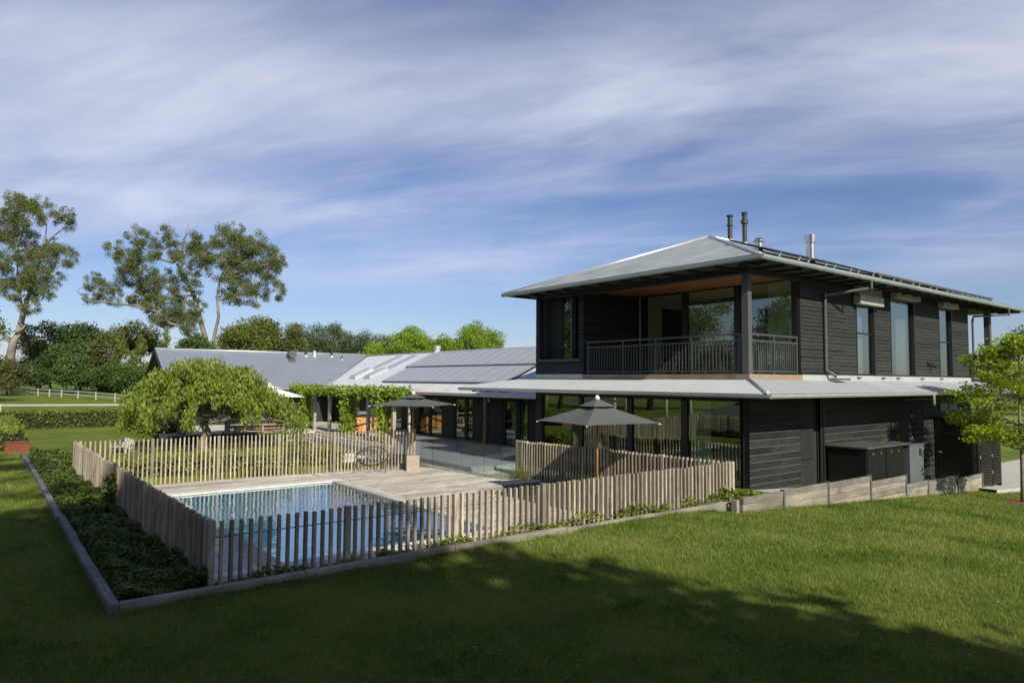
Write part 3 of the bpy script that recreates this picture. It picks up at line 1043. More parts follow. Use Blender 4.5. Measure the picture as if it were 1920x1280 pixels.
# bay on the left of the balcony
bay = core('bay_wall', [(HX0 + T, 19.43, FZ, HX0 + .25, HY1, 3.96), (HX0 + T, 19.43, 3.96, HX0 + .25, 19.64, 6.86), (HX0 + T, 22.08, 3.96, HX0 + .25, HY1, 6.86), (HX0 + T, 19.64, 6.66, HX0 + .25, 22.08, 6.86)])
cladding(bay, 'Y', HX0, 19.40, HY1, FZ + .06, 3.97, 0.145)
cladding(bay, 'Y', HX0, 19.40, 19.66, 3.98, 6.84, 0.145)
cladding(bay, 'Y', HX0, 22.05, HY1, 3.98, 6.84, 0.145)
MB().box(HX0 - .05, 19.55, 3.97, HX0 + .3, 22.12, 4.07).build('sill', M['steel_paint'], bay)
# window set back in the bay
bw = MB().box(HX0 + .55, 19.6, 4.0, HX0 + .62, 19.7, 6.66).box(HX0 + .55, 20.42, 4.0, HX0 + .62, 20.56, 6.66).box(HX0 + .55, 21.15, 4.0, HX0 + .62, 21.25, 6.66).box(HX0 + .55, 19.6, 6.58, HX0 + .62, 22.1, 6.66).build('window', M['dark_frame'], house)
MB().box(HX0 + .57, 19.7, 4.0, HX0 + .585, 20.42, 6.58).build('pane', M['glass'], bw)
MB().box(HX0 + .57, 20.56, 4.0, HX0 + .585, 21.15, 6.58).build('pane', M['glass'], bw)
MB().box(HX0 + .52, 21.25, 4.0, HX0 + .54, 22.05, 6.6).build('shutter', M['dark_wall'], bw)
MB().box(HX0 + .30, 20.40, 4.07, HX0 + .52, 20.46, 6.6).build('jamb_fin', M['cabinet_grey'], bw)
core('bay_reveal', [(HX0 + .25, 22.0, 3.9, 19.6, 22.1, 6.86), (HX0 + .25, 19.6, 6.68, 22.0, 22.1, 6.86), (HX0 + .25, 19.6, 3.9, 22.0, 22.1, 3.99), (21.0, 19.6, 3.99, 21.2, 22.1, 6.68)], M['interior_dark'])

# large upper glazing at the back of the balcony
BX = 21.9
gz = MB()
for (a, b) in ((12.2, 12.46), (14.47, 14.72), (16.82, 17.08), (18.91, 19.2)):
    gz.box(BX - .06, a, FZ, BX + .06, b, 6.68)
gz.box(BX - .06, 12.2, 6.68, BX + .06, 19.42, 6.92).box(BX - .05, 12.2, FZ, BX + .05, 19.42, 3.46)
gz = gz.build('window', M['dark_frame'], house)
for (a, b) in ((12.46, 14.47), (14.72, 16.82), (17.08, 18.91)):
    MB().box(BX - .008, a, 3.46, BX + .008, b, 6.68).build('pane', M['glass'], gz)
MB().tube([(BX - .09, 19.22, FZ + .1), (BX - .09, 19.22, 6.6)], 0.012, 6).build('door_edge', M['cabinet_grey'], gz)
# room behind it
room = core('upper_room', [(BX, 12.3, 3.2, 31.45, 19.3, 3.39)], M['floor_int'])
core('room_lining', [(21.95, 19.28, FZ, 23.3, 19.39, 6.7), (24.75, 19.28, FZ, 31.4, 19.39, 6.7), (23.3, 19.28, 6.35, 24.75, 19.39, 6.7), (31.4, 12.3, FZ, 31.5, 19.28, 6.7), (BX + .1, 12.3, 6.70, 31.4, 19.39, 6.8), (22.1, 12.31, FZ, 25.7, 12.36, 6.7)], M['interior_white'])
MB().box(23.32, 19.30, FZ, 24.73, 19.36, 6.35).build('inner_door', M['interior_dark'], house)


def curtain(x0, x1, y, z0, z1, par, axis='X', amp=0.04, n=40, name='curtain'):
    mb = MB()
    for i in range(n):
        a, b = x0 + (x1 - x0) * i / n, x0 + (x1 - x0) * (i + 1) / n
        ya, yb = y + amp * math.sin(i * 1.25), y + amp * math.sin((i + 1) * 1.25)
        if axis == 'X':
            mb.quadface((a, ya, z0), (b, yb, z0), (b, yb, z1), (a, ya, z1))
        else:
            mb.quadface((ya, a, z0), (yb, b, z0), (yb, b, z1), (ya, a, z1))
    return mb.build(name, M['curtain'], par, smooth=True)


curtain(12.5, 13.6, 22.3, FZ + .02, 6.66, house, 'Y')
curtain(22.1, 25.6, 12.45, FZ + .02, 6.66, house, 'X')

# side windows in the upper wall facing the lawn
def side_window(x0, x1, z0, z1, curt=None, rail=None, name='window'):
    f = MB()
    d0, d1 = HY0 - .005, HY0 + .14
    f.box(x0, d0, z0, x0 + .05, d1, z1).box(x1 - .09, d0 - .03, z0, x1, d1, z1).box(x0 + .05, d0, z1 - .05, x1 - .09, d1, z1).box(x0 + .05, d0, z0, x1 - .09, d1, z0 + .05)
    if rail:
        f.box(x0 + .05, HY0 + .03, rail, x1 - .09, d1, rail + .05)
    f = f.build(name, M['dark_frame'], house)
    MB().box(x0 + .05, HY0 + .08, z0 + .05, x1 - .09, HY0 + .092, z1 - .05).build('pane', M['glass_coated'], f)
    if curt:
        curtain(curt[0], curt[1], HY0 + .3, z0, z1, f, 'X')
    return f


side_window(25.72, 27.18, 3.47, 6.11, (25.6, 26.75), 5.02)
side_window(28.57, 30.78, 3.46, 6.56, (29.7, 30.6))
side_window(33.37, 34.78, 3.46, 6.51, (33.5, 34.1), 5.0)
core('side_rooms', [(31.55, 15.5, FZ, 36.6, 15.6, 6.7), (31.55, 12.3, 6.7, 36.6, 15.6, 6.8), (31.5, 12.3, FZ, 31.55, 15.5, 6.7), (36.5, 12.3, FZ, 36.55, 15.5, 6.7)], M['interior_white'])
core('side_room_floor', [(31.46, 12.3, 3.2, 36.6, 15.6, 3.39)], M['floor_int'])


def ext_blind(x0, x1, z0, h, stack):
    b = MB().box(x0, HY0 - .30, z0, x1, HY0 - .04, z0 + h)
    for f in (0.22, 0.82):
        xx = x0 + (x1 - x0) * f
        b.box(xx - .02, HY0 - .312, z0 - .01, xx + .02, HY0 - .04, z0 + h + .01)
    b = b.build('blind', M['blind_box'], house)
    for i in range(stack):
        MB().box(x0 + .02, HY0 - .26, z0 + h + .02 + i * .085, x1 - .06, HY0 - .05, z0 + h + .085 + i * .085).build('slat', M['blind'], b)
    MB().tube([(x0 + .35, HY0 - .2, z0 + h), (x0 + .35, HY0 - .2, 6.86)], .01, 5).build('cord', M['wire'], b)


ext_blind(25.45, 27.35, 6.10, 0.32, 5)
ext_blind(28.55, 30.75, 6.56, 0.24, 0)
ext_blind(33.15, 34.85, 6.52, 0.24, 0)
# wall bracket beside the third window
wb = MB().box(32.0, HY0 - .05, 3.9, 32.1, HY0, 4.1).beam((32.05, HY0 - .1, 4.02), (32.9, HY0 - .1, 3.94), .05, .05).beam((32.05, HY0 - .1, 4.0), (32.1, HY0 - .1, 3.7), .04, .04).build('wall_bracket', M['dark_frame'], house)

# balcony: floor edge, posts, beam, ceiling, balustrades
MB().box(HX0 - .06, HY0 - .06, 3.27, HX0 + .1, 19.38, 3.44).box(HX0 + .1, HY0 - .06, 3.27, 21.75, HY0 + .05, 3.44).build('balcony_fascia', M['fascia_wood'], house)
core('balcony_floor', [(HX0 + .1, HY0 + .05, 3.2, BX, 19.4, 3.40)], M['deck_y'])
bc = MB().box(HX0 + .25, HY0 + .2, 6.755, BX, 19.4, 6.775).build('balcony_ceiling', M['soffit_wood'], house)
for i in range(21):
    link('board', boxmesh(0.148, 7.15, 0.02, M['soffit_wood'], .004), bc, (HX0 + .33 + i * .15, (HY0 + .22 + 19.4) / 2, 6.732))
MB().box(HX0, HY0, 6.58, HX0 + .24, 19.4, 6.88).box(HX0 + .24, HY0, 6.58, 21.76, HY0 + .2, 6.88).build('beam', M['dark_soffit'], house)
MB().box(HX0 - .01, HY0 - .01, 3.44, HX0 + .19, HY0 + .21, 6.58).build('corner_post', M['post_paint'], house)
core('reveal', [(21.72, HY0 + .03, FZ, 21.84, 12.25, 6.86)], M['dark_frame'])


def balustrade(p0, p1, n, posts):
    b = MB().beam((p0[0], p0[1], 4.69), (p1[0], p1[1], 4.69), .06, .055)
    b.beam((p0[0], p0[1], 4.49), (p1[0], p1[1], 4.49), .05, .05).beam((p0[0], p0[1], 3.53), (p1[0], p1[1], 3.53), .05, .05)
    b = b.build('balustrade', M['steel_paint'], house)
    me_ = boxmesh(.028, .028, .94, M['steel_paint'], .002)
    for i in range(n):
        f = (i + .5) / n
        link('baluster', me_, b, (p0[0] + (p1[0] - p0[0]) * f, p0[1] + (p1[1] - p0[1]) * f, 3.545))
    for f in posts:
        link('post', boxmesh(.055, .055, 1.24, M['steel_paint'], .002), b, (p0[0] + (p1[0] - p0[0]) * f, p0[1] + (p1[1] - p0[1]) * f, 3.44))


balustrade((HX0 + .1, HY0 + .22), (HX0 + .1, 19.36), 52, (0.02, 0.28, 0.5, 0.72, 0.98))
balustrade((HX0 + .22, HY0 + .08), (21.66, HY0 + .08), 22, (0.48, 0.99))

# ground floor glazing facing the pool
gg = MB()
for (a, b) in ((12.36, 12.46), (14.46, 14.72), (16.9, 17.16), (19.5, 19.68), (21.86, 21.95)):
    gg.box(HX0 + .03, a, -0.12, HX0 + .15, b, 2.62)
gg.box(HX0 + .03, 12.4, 2.57, HX0 + .15, 21.9, 2.66).box(HX0 + .03, 12.4, -.12, HX0 + .15, 21.9, -.04)
gg = gg.build('window', M['dark_frame'], house)
for (a, b) in ((12.46, 14.46), (14.72, 16.9), (17.16, 19.5), (19.68, 21.86)):
    MB().box(HX0 + .08, a, -.04, HX0 + .095, b, 2.57).build('pane', M['glass'], gg)
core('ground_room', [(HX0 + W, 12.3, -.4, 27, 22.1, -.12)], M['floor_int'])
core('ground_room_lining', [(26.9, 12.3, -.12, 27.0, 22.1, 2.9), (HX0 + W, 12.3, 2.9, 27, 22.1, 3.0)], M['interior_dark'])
curtain(13.72, 14.46, HX0 + .3, -.1, 2.56, house, 'Y', name='blind')
# side door panel, downpipes, recess trims, hidden door
sp = MB().box(21.67, HY0 + .01, 0.62, 22.48, HY0 + .05, 1.66).box(21.67, HY0 + .012, -1.3, 22.48, HY0 + .05, 0.59).box(21.67, HY0 + .02, 1.7, 22.48, HY0 + .05, 2.98).build('side_panel', M['clad'], house)
MB().tube([(23.02, HY0 + .02, -1.3), (23.02, HY0 + .02, 2.9)], .05, 8).build('downpipe', M['dark_frame'], house)
MB().box(23.12, HY0 - .02, -1.3, 23.22, HY0 + .1, 2.98).build('trim', M['dark_frame'], house)
sd = MB().box(30.36, HY0 + .012, -1.3, 31.40, HY0 + .04, 2.05).build('side_door', M['clad'], house)
for z_ in (-.9, 0.1, 0.9, 1.75):
    MB().box(30.29, HY0 - .012, z_, 30.34, HY0 + .02, z_ + .12).build('hinge', M['galv_bright'], sd)
MB().tube([(31.3, HY0 - .05, .45), (31.3, HY0 + .02, .45)], .03, 8).build('handle', M['galv_bright'], sd)
cladding(sd, 'X', HY0, 30.35, 31.40, -1.3, 2.075, 0.225)
cladding(wall_g, 'X', HY0, 30.30, 31.44, 2.1, 2.98, 0.22)
vw = MB().box(33.1, HY0 - .06, 2.0, 35.0, HY0 - .03, 2.32).build('vent_window', M['cabinet_grey'], house)
MB().box(34.02, HY0 - .075, 2.0, 34.08, HY0 - .03, 2.32).build('mullion', M['dark_frame'], vw)
MB().box(29.6, HY0 - .03, 2.5, 33.4, HY0 - .01, 2.54).build('conduit', M['cabinet_grey'], house)


def corr_sheet(mb, e0, a, L, s, text, tstart=lambda q: 0.0, pitch=0.076, amp=0.009, nseg=6):
    """corrugated sheet: e0 eave corner, a along the eave, s up the slope, text(q) length up the slope at distance q"""
    e0, a, s = Vector(e0), Vector(a).normalized(), Vector(s).normalized()
    n = a.cross(s)
    if n.z < 0:
        n = -n
    N = int(L / pitch * nseg)
    prev = None
    for i in range(N + 1):
        q = L * i / N
        h = n * (amp * math.sin(2 * PI * i / nseg))
        t0_, t1_ = tstart(q), max(text(q), tstart(q) + 1e-4)
        b = len(mb.v)
        p0 = e0 + a * q + s * t0_ + h
        p1 = e0 + a * q + s * t1_ + h
        mb.v += [tuple(p0), tuple(p1)]
        if prev is not None:
            mb.f.append((prev, b, b + 1, prev + 1))
            mb.mi.append(mb.cur)
        prev = b


# hipped roof
EX0, EX1, EY0, EY1, EZ = 17.7, 41.2, 11.04, 23.3, 6.88
RY = (EY0 + EY1) / 2
RH = 9.22
run = RY - EY0
sl = math.hypot(run, RH - EZ)
mb = MB()
Ly = EY1 - EY0
fr_ = lambda q: sl * max(0.0, min(q, Ly - q)) / run
corr_sheet(mb, (EX0, EY0, EZ), (0, 1, 0), Ly, (run, 0, RH - EZ), fr_, pitch=.1, nseg=4)
Lx = EX1 - EX0
fs_ = lambda q: sl * min(1.0, q / run, (Lx - q) / run)
corr_sheet(mb, (EX0, EY0, EZ), (1, 0, 0), Lx, (0, run, RH - EZ), fs_, pitch=.1, nseg=4)
mb.quadface((EX0, EY1, EZ), (EX1, EY1, EZ), (EX1 - run, RY, RH), (EX0 + run, RY, RH))
mb.quadface((EX1, EY0, EZ), (EX1, EY1, EZ), (EX1 - run, RY, RH))
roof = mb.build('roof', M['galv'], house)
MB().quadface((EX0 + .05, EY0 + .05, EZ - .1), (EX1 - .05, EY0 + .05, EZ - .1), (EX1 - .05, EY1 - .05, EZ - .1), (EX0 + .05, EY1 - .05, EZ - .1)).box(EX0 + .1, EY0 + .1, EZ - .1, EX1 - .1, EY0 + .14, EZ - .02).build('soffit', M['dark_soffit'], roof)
ap = (EX0 + run, RY, RH + .02)
mb = MB()
for p, q in (((EX0, EY0, EZ + .02), ap), ((EX0, EY1, EZ + .02), ap), (ap, (EX1 - run, RY, RH + .02))):
    mb.tube([p, q], .06, 8)
mb.build('ridge_cap', M['galv_bright'], roof, smooth=True)


def gutter(name, p0, p1, out, par, mat, w=.13, h=.12):
    p0, p1, out = Vector(p0), Vector(p1), Vector(out)
    prof = [(0, 0), (0, -h), (w * .75, -h), (w, -h * .55), (w, 0), (w + .015, .012), (w - .012, .012), (w - .012, -h * .5), (w * .7, -h + .012), (.012, -h + .012), (.012, 0)]
    vs = []
    for p in (p0, p1):
        for (o, z) in prof:
            vs.append(p + out * o + Vector((0, 0, z)))
    n = len(prof)
    fs = [(i, (i + 1) % n, n + (i + 1) % n, n + i) for i in range(n)] + [tuple(range(n)), tuple(n + i for i in range(n))]
    return MB().faces(vs, fs).build(name, mat, par)


gutter('gutter', (EX0, EY0 - .13, EZ), (EX0, EY1, EZ), (-1, 0, 0), roof, M['galv'])
gutter('gutter', (EX0, EY0, EZ), (EX1, EY0, EZ), (0, -1, 0), roof, M['galv'])
# rafters under the eaves
mb = MB()
for i in range(24):
    x_ = EX0 + .5 + i * .98
    mb.beam((x_, EY0 + .08, EZ - .14), (x_, HY0 - .02, EZ - .12), .045, .1)
for i in range(12):
    y_ = EY0 + .6 + i * 1.0
    mb.beam((EX0 + .08, y_, EZ - .14), (HX0 - .02, y_, EZ - .12), .045, .1)
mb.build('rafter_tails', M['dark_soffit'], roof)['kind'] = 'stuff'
# porch post at the far right end
MB().box(39.3, 12.0, -1.9, 39.55, 12.25, EZ - .15).build('porch_post', M['post_paint'], house)
MB().box(36.9, 12.0, 3.1, 41.0, 12.2, 3.4).box(36.85, 12.05, 3.4, 37.0, 12.2, 4.6).build('porch_deck', M['dark_frame'], house)
# downpipes of the upper roof
dp = MB().tube([(24.5, EY0 - .06, EZ - .1), (24.5, EY0 - .06, EZ - .42)], .05, 8).tube([(24.4, EY0 + .0, EZ - .40), (23.9, 11.5, EZ - .50), (23.35, HY0 - .07, EZ - .62)], .045, 8).tube([(23.28, HY0 - .08, EZ - .55), (23.28, HY0 - .08, 3.62), (23.55, HY0 - .3, 3.40)], .055, 8)
dp.box(23.25, HY0 - .5, 3.27, 24.15, HY0 - .22, 3.34)
dp.build('downpipe', M['downpipe'], house, smooth=False)
MB().tube([(38.6, EY0 - .06, EZ - .1), (38.6, EY0 - .06, EZ - .45)], .05, 8).tube([(38.5, EY0, EZ - .42), (37.3, HY0 - .07, EZ - .5), (37.15, HY0 - .07, EZ - .7), (37.15, HY0 - .07, 3.4)], .05, 8).build('downpipe', M['downpipe'], house)

# canopy of corrugated iron round the first floor
CX0, CY0, CZ0, CZ1 = 17.12, 10.5, 2.86, 3.27
cr = HX0 - CX0
csl = math.hypot(cr, CZ1 - CZ0)
mb = MB()
corr_sheet(mb, (CX0, CY0, CZ0), (0, 1, 0), 15.2, (cr, 0, CZ1 - CZ0), lambda q: csl * min(1.0, q / cr, max(0.25, 1.0 if q < 12.5 else 1.0 - (q - 12.5) / 2.7 * .75)), pitch=.12, amp=.015)
corr_sheet(mb, (CX0, CY0, CZ0), (1, 0, 0), 20.9, (0, cr, CZ1 - CZ0), lambda q: csl * min(1.0, q / cr), pitch=.12, amp=.015)
can = mb.build('canopy', M['galv_new'], house)
MB().tube([(CX0, CY0, CZ0 + .02), (HX0, HY0, CZ1 + .02)], .05, 8).build('hip_cap', M['galv_bright'], can, smooth=True)
gutter('gutter', (CX0, CY0 - .13, CZ0 - .01), (CX0, CY0 + 15.2, CZ0 - .01), (-1, 0, 0), can, M['galv_bright'], .13, .11)
gutter('gutter', (CX0, CY0, CZ0 - .01), (CX0 + 20.9, CY0, CZ0 - .01), (0, -1, 0), can, M['galv_bright'], .13, .11)
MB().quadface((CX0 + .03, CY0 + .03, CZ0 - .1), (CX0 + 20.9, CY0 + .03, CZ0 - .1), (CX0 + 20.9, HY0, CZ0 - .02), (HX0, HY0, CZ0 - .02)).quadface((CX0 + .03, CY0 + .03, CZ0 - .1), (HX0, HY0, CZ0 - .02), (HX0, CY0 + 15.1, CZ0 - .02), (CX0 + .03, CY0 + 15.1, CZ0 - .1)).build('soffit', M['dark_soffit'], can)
MB().box(21.8, HY0 - .03, 3.26, 38.0, HY0 - .004, 3.45).box(HX0 - .03, 19.42, 3.26, HX0 - .004, HY1 + .02, 3.45).build('flashing', M['flashing'], house)
for x_ in (25.6, 27.6, 28.9, 31.2, 33.2):
    MB().box(x_, HY0 - .1, 3.36, x_ + .28, HY0 - .03, 3.40).build('bracket', M['steel_paint'], house)
MB().tube([(28.1, CY0 - .07, CZ0 - .08), (28.1, CY0 - .07, CZ0 - .5)], .055, 8).build('outlet_pipe', M['galv_bright'], can)
mb = MB()
for y_ in (22.9, 23.9, 24.9):
    mb.beam((CX0 + .1, y_, CZ0 - .13), (HX0 + .6, y_, CZ0 - .05), .05, .1)
mb.beam((HX0 + .3, HY1, CZ0 - .05), (HX0 + .3, 25.7, CZ0 - .05), .06, .15)
mb.build('canopy_beam', M['dark_soffit'], can)

# flues and vents on the roof
def flue(x, y, z0, z1, r, rings, mat, name='flue', cap=1.3, par=None):
    prof = [(r, 0)]
    L = z1 - z0
    for (f, k, hh) in rings:
        prof += [(r, f * L - .01), (r * k, f * L), (r * k, f * L + hh), (r, f * L + hh + .01)]
    prof += [(r, L - .1), (r * cap, L - .08), (r * cap * 1.05, L - .03), (r * .9, L)]
    f = MB().lathe((x, y, z0), prof, 14).build(name, mat, par or house, smooth=False)
    MB().lathe((x, y, z0 - .25), [(r * 2.2, 0), (r * 1.9, .12), (r * 1.15, .4), (r * 1.1, .45)], 12).build('collar', M['white_collar'], f)
    return f


flue(25.46, 17.3, 9.15, 10.42, .10, [(.62, 1.45, .03)], M['black_flue'], cap=1.45)
flue(26.56, 17.3, 9.15, 10.72, .10, [(.25, 1.1, .02), (.45, 1.12, .02), (.66, 1.5, .18), (.9, 1.25, .03)], M['black_flue'], cap=1.3)
MB().tube([(26.5, 17.3, 9.75), (25.8, 16.9, 9.2)], .012, 5).build('stay', M['black_flue'], house)
rv = MB().lathe((22.4, 14.0, 7.9), [(.13, 0), (.13, .4), (.16, .42), (.22, .43), (.22, .47), (.12, .56), (.02, .58)], 14).build('roof_vent', M['stainless'], house, smooth=False)
MB().lathe((26.05, 14.0, 7.95), [(.17, 0), (.17, .78), (.22, .8), (.23, 1.12), (.2, 1.13)], 16).build('roof_vent', M['stainless'], house)

# solar hot water strip along the roof edge
sa = thing('solar_array', 'dark solar panel row edge-on along the eave of the two storey house', 'solar panels', (20.4, 12.3, 7.3))
sn = Vector((0, run, RH - EZ)).normalized()
nn = Vector((0, -(RH - EZ), run)).normalized()
for i in range(11):
    x0 = 20.4 + i * 1.82
    o = Vector((0, EY0, EZ)) + sn * 1.25 + nn * (.13 if i < 4 else .09)
    p0 = o + Vector((x0 + .9, 0, 0)) + sn * 0
    p1 = p0 + sn * 1.9
    MB().beam(p0, p1, 1.76, .05, nn).build('panel', M['cabinet_black'], sa)
    if i >= 4:
        MB().tube([p0 + Vector((-.88, 0, .06)), p0 + Vector((.9, 0, .06))], .05, 6).build('manifold', M['downpipe'], sa)
    for k in (-.6, .6):
        MB().beam(p0 + Vector((k, 0, 0)) - nn * .12, p0 + Vector((k, 0, 0)) + nn * .02, .04, .05, sn).build('foot', M['galv_bright'], sa)

# plant inside the ground floor window
pp = thing('potted_plant', 'dark strap-leaved plant in a grey trough behind the ground floor glass', 'potted plant', (19.35, 13.6, -.12))
MB().box(19.2, 12.75, -.12, 19.55, 14.1, 1.0).build('trough', M['cabinet_grey'], pp)
lv = MB()
for a, l in ((-.9, .9), (-.4, 1.1), (.1, .95), (.5, .7), (.9, .6), (-1.2, .6)):
    p = [Vector((19.35, 13.75, 1.0)) + Vector((.06 * k, math.sin(a) * l * k / 4, math.cos(a) * l * k / 4)) for k in range(5)]
    w_ = [.02, .05, .06, .05, .01]
    for k in range(4):
        lv.quadface(p[k] + Vector((0, w_[k], 0)), p[k + 1] + Vector((0, w_[k + 1], 0)), p[k + 1] - Vector((0, w_[k + 1], 0)), p[k] - Vector((0, w_[k], 0)))
lv.build('leaves', M['leaf_dark'], pp)

# balcony chairs behind the balustrade
for i, y_ in enumerate((17.1, 16.2)):
    ch = thing('balcony_chair', ('wooden chair on the balcony nearer the bay wall', 'wooden chair on the balcony nearer the glass corner')[i], 'chair', (20.2, y_, FZ), 'wooden balcony chairs')
    for sx in (-.22, .22):
        for sy in (-.22, .22):
            MB().box(20.2 + sx - .02, y_ + sy - .02, FZ, 20.2 + sx + .02, y_ + sy + .02, FZ + (.9 if sx > 0 else .44)).build('leg', M['chair_wood'], ch)
    MB().box(19.95, y_ - .25, FZ + .44, 20.45, y_ + .25, FZ + .48).build('seat', M['chair_wood'], ch)
    MB().box(20.40, y_ - .25, FZ + .6, 20.44, y_ + .25, FZ + .9).build('backrest', M['chair_wood'], ch)

# ------------------------------------------------------------------ plant cabinets and louvred enclosure
pc = thing('plant_cabinet', 'large black equipment cabinet with dusty lid against the house wall', 'cabinet', (23.25, 10.7, -.9))
MB().box(23.25, 10.72, -.9, 26.05, 12.0, 1.0).build('body', M['cabinet_black'], pc)
MB().box(23.18, 10.62, 1.0, 26.13, 12.07, 1.05).build('lid', M['cabinet_top'], pc)
for (a, b) in ((23.32, 24.62), (24.68, 25.98)):
    d = MB().box(a, 10.695, -.85, b, 10.72, .96).build('door', M['cabinet_black'], pc)
    for f in (.25, .7):
        MB().box(a + (b - a) * f, 10.68, .78, a + (b - a) * f + .10, 10.696, .85).build('label_plate', M['cabinet_top'], d)
p2 = thing('plant_cabinet', 'smaller plain grey cabinet at the right of the black one', 'cabinet', (26.3, 10.75, -.9))
MB().box(26.3, 10.6, -.95, 27.5, 11.6, .95).build('body', M['cabinet_grey'], p2)
MB().box(26.27, 10.57, .95, 27.53, 11.63, .99).build('lid', M['cabinet_grey'], p2)
MB().box(27.1, 10.585, .55, 27.3, 10.6, .80).build('vent', M['dark_frame'], p2)

sh = thing('louvred_enclosure', 'black louvred enclosure standing against the house wall beside the young maple', 'enclosure', (32.5, 10.45, -1.2))
SX0, SX1, SY0, SY1, SZ0, SZ1 = 32.5, 35.1, 10.45, 12.05, -.85, 1.72
fr_m = MB()
for x_, y_ in ((SX0, SY0), (SX1 - .08, SY0), (SX0, SY1 - .08), (33.85, SY0)):
    fr_m.box(x_, y_, SZ0 - .5, x_ + .08, y_ + .08, SZ1)
fr_m.box(SX0, SY0 + .08, SZ1 - .08, SX0 + .08, SY1 - .08, SZ1).box(SX0 + .08, SY0, SZ1 - .08, 33.85, SY0 + .08, SZ1).box(33.93, SY0, SZ1 - .08, SX1 - .08, SY0 + .08, SZ1)
fr_m.build('frame', M['shed_black'], sh)
MB().box(SX0 - .05, SY0 - .05, SZ1, SX1 + .05, SY1, SZ1 + .05).build('roof', M['shed_black'], sh)
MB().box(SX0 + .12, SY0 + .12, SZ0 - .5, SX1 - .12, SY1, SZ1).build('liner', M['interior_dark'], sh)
MB().box(SX1 - .03, SY0 + .08, SZ0 - .5, SX1, SY1, SZ1).build('end_panel', M['shed_black'], sh)
lp = MB().box(SX0 - .01, SY0 + .14, SZ0 - .2, SX0 + .02, SY0 + .22, SZ1 - .1).box(SX0 - .01, SY1 - .2, SZ0 - .2, SX0 + .02, SY1 - .12, SZ1 - .1).build('louvre_panel', M['shed_black'], sh)
for i in range(23):
    z_ = SZ0 - .1 + i * .108
    link('slat', boxmesh(.012, SY1 - SY0 - .42, .10, M['shed_black'], .002), lp, (SX0 - .005, (SY0 + SY1) / 2 + .01, z_)).rotation_euler = (0, R(-24), 0)
for q, (a, b) in enumerate(((SX0 + .1, 33.83), (33.95, SX1 - .1))):
    lp = MB().box(a, SY0 - .015, SZ0 - .3, a + .05, SY0 + .02, SZ1 - .1).box(b - .05, SY0 - .015, SZ0 - .3, b, SY0 + .02, SZ1 - .1).build('louvre_panel', M['shed_black'], sh)
    for i in range(24):
        link('slat', boxmesh(b - a - .1, .012, .10, M['shed_black'], .002), lp, ((a + b) / 2, SY0 - .005, SZ0 - .2 + i * .108)).rotation_euler = (R(24), 0, 0)
    for z_ in (-.6, 0.1, .8, 1.4):
        MB().box(a - .02, SY0 - .03, z_, a + .04, SY0 - .012, z_ + .12).build('hinge', M['galv_bright'], lp)
MB().tube([(SX0 - .05, SY1 - .25, .25), (SX0 - .05, SY1 - .12, .28)], .02, 6).build('handle', M['galv_bright'], sh)

# ------------------------------------------------------------------ single storey wings
wing = thing('long_wing', 'long low dark wing with a pale iron roof, skylights and glazed doors behind the pool', 'house', (22.2, 22.5, -.4))
GXe, RX, GZe, RZw = 20.85, 26.8, 2.46, 5.2
YW0, YV = 22.35, 49.9
wr = RX - GXe
wsl = math.hypot(wr, RZw - GZe)
LWr = 57.5 - YW0
mb = MB()
valley = lambda q: 0.0 if q <= YV - YW0 else wsl * min(1.0, (q - (YV - YW0)) / 4.95)
corr_sheet(mb, (GXe, YW0, GZe), (0, 1, 0), LWr, (wr, 0, RZw - GZe), lambda q: wsl, valley, pitch=.11, nseg=4, amp=.010)
mb.quadface((RX, YW0, RZw), (RX + 6, YW0, GZe), (RX + 6, 57.5, GZe), (RX, 57.5, RZw))
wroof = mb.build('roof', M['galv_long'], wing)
MB().tube([(RX, YW0, RZw + .02), (RX, 57.5, RZw + .02)], .07, 8).build('ridge_cap', M['galv_bright'], wroof, smooth=True)
gutter('gutter', (GXe, YW0, GZe), (GXe, YV, GZe), (-1, 0, 0), wroof, M['galv_bright'], .14, .15)
MB().quadface((GXe + .03, YW0, GZe - .12), (22.3, YW0, GZe - .05), (22.3, YV, GZe - .05), (GXe + .03, YV, GZe - .12)).build('soffit', M['dark_soffit'], wroof)
wallw = MB()
doors = [(27.05, 27.8), (27.95, 29.05), (31.95, 32.6), (32.75, 33.85), (35.2, 36.6), (36.75, 38.0), (40.2, 41.5), (43.5, 45.2), (46.5, 48.0)]
yprev = 22.5
FX = 22.2
for (a, b) in doors:
    wallw.box(FX, yprev, -1.2, FX + .2, a, GZe)
    wallw.box(FX, a, 2.12, FX + .2, b, GZe)
    yprev = b
wallw.box(FX, yprev, -1.2, FX + .2, 51.3, GZe)
wallw.box(FX + 5, 22.5, -1.2, FX + 5.2, 51.3, 4.9).box(FX + .2, 22.5, -.5, FX + 5, 51, -.3)
wallw = wallw.build('wall', M['dark_wall'], wing)
for (a, b) in ((29.2, 30.35), (30.5, 31.8), (22.6, 26.9), (34.0, 35.1), (38.1, 40.1)):
    n = max(1, round((b - a) / 0.62))
    for i in range(n):
        w_ = (b - a) / n
        link('panel', boxmesh(.03, w_ - .02, 2.45, M['dark_wall'], .004), wallw, (FX - .015, a + w_ * (i + .5), -.25))
for (a, b) in doors:
    f = MB().box(FX - .02, a, -.25, FX + .1, a + .06, 2.12).box(FX - .02, b - .06, -.25, FX + .1, b, 2.12).box(FX - .02, a + .06, 2.05, FX + .1, b - .06, 2.12)
    if b - a < 0.9:
        f.box(FX - .02, a + .06, .85, FX + .1, b - .06, .91)
    f = f.build('door', M['dark_frame'], wing)
    MB().box(FX + .03, a + .06, -.25, FX + .042, b - .06, 2.05).build('pane', M['glass'], f)
curtain(28.4, 29.0, FX + .5, -.25, 2.1, wing, 'Y')
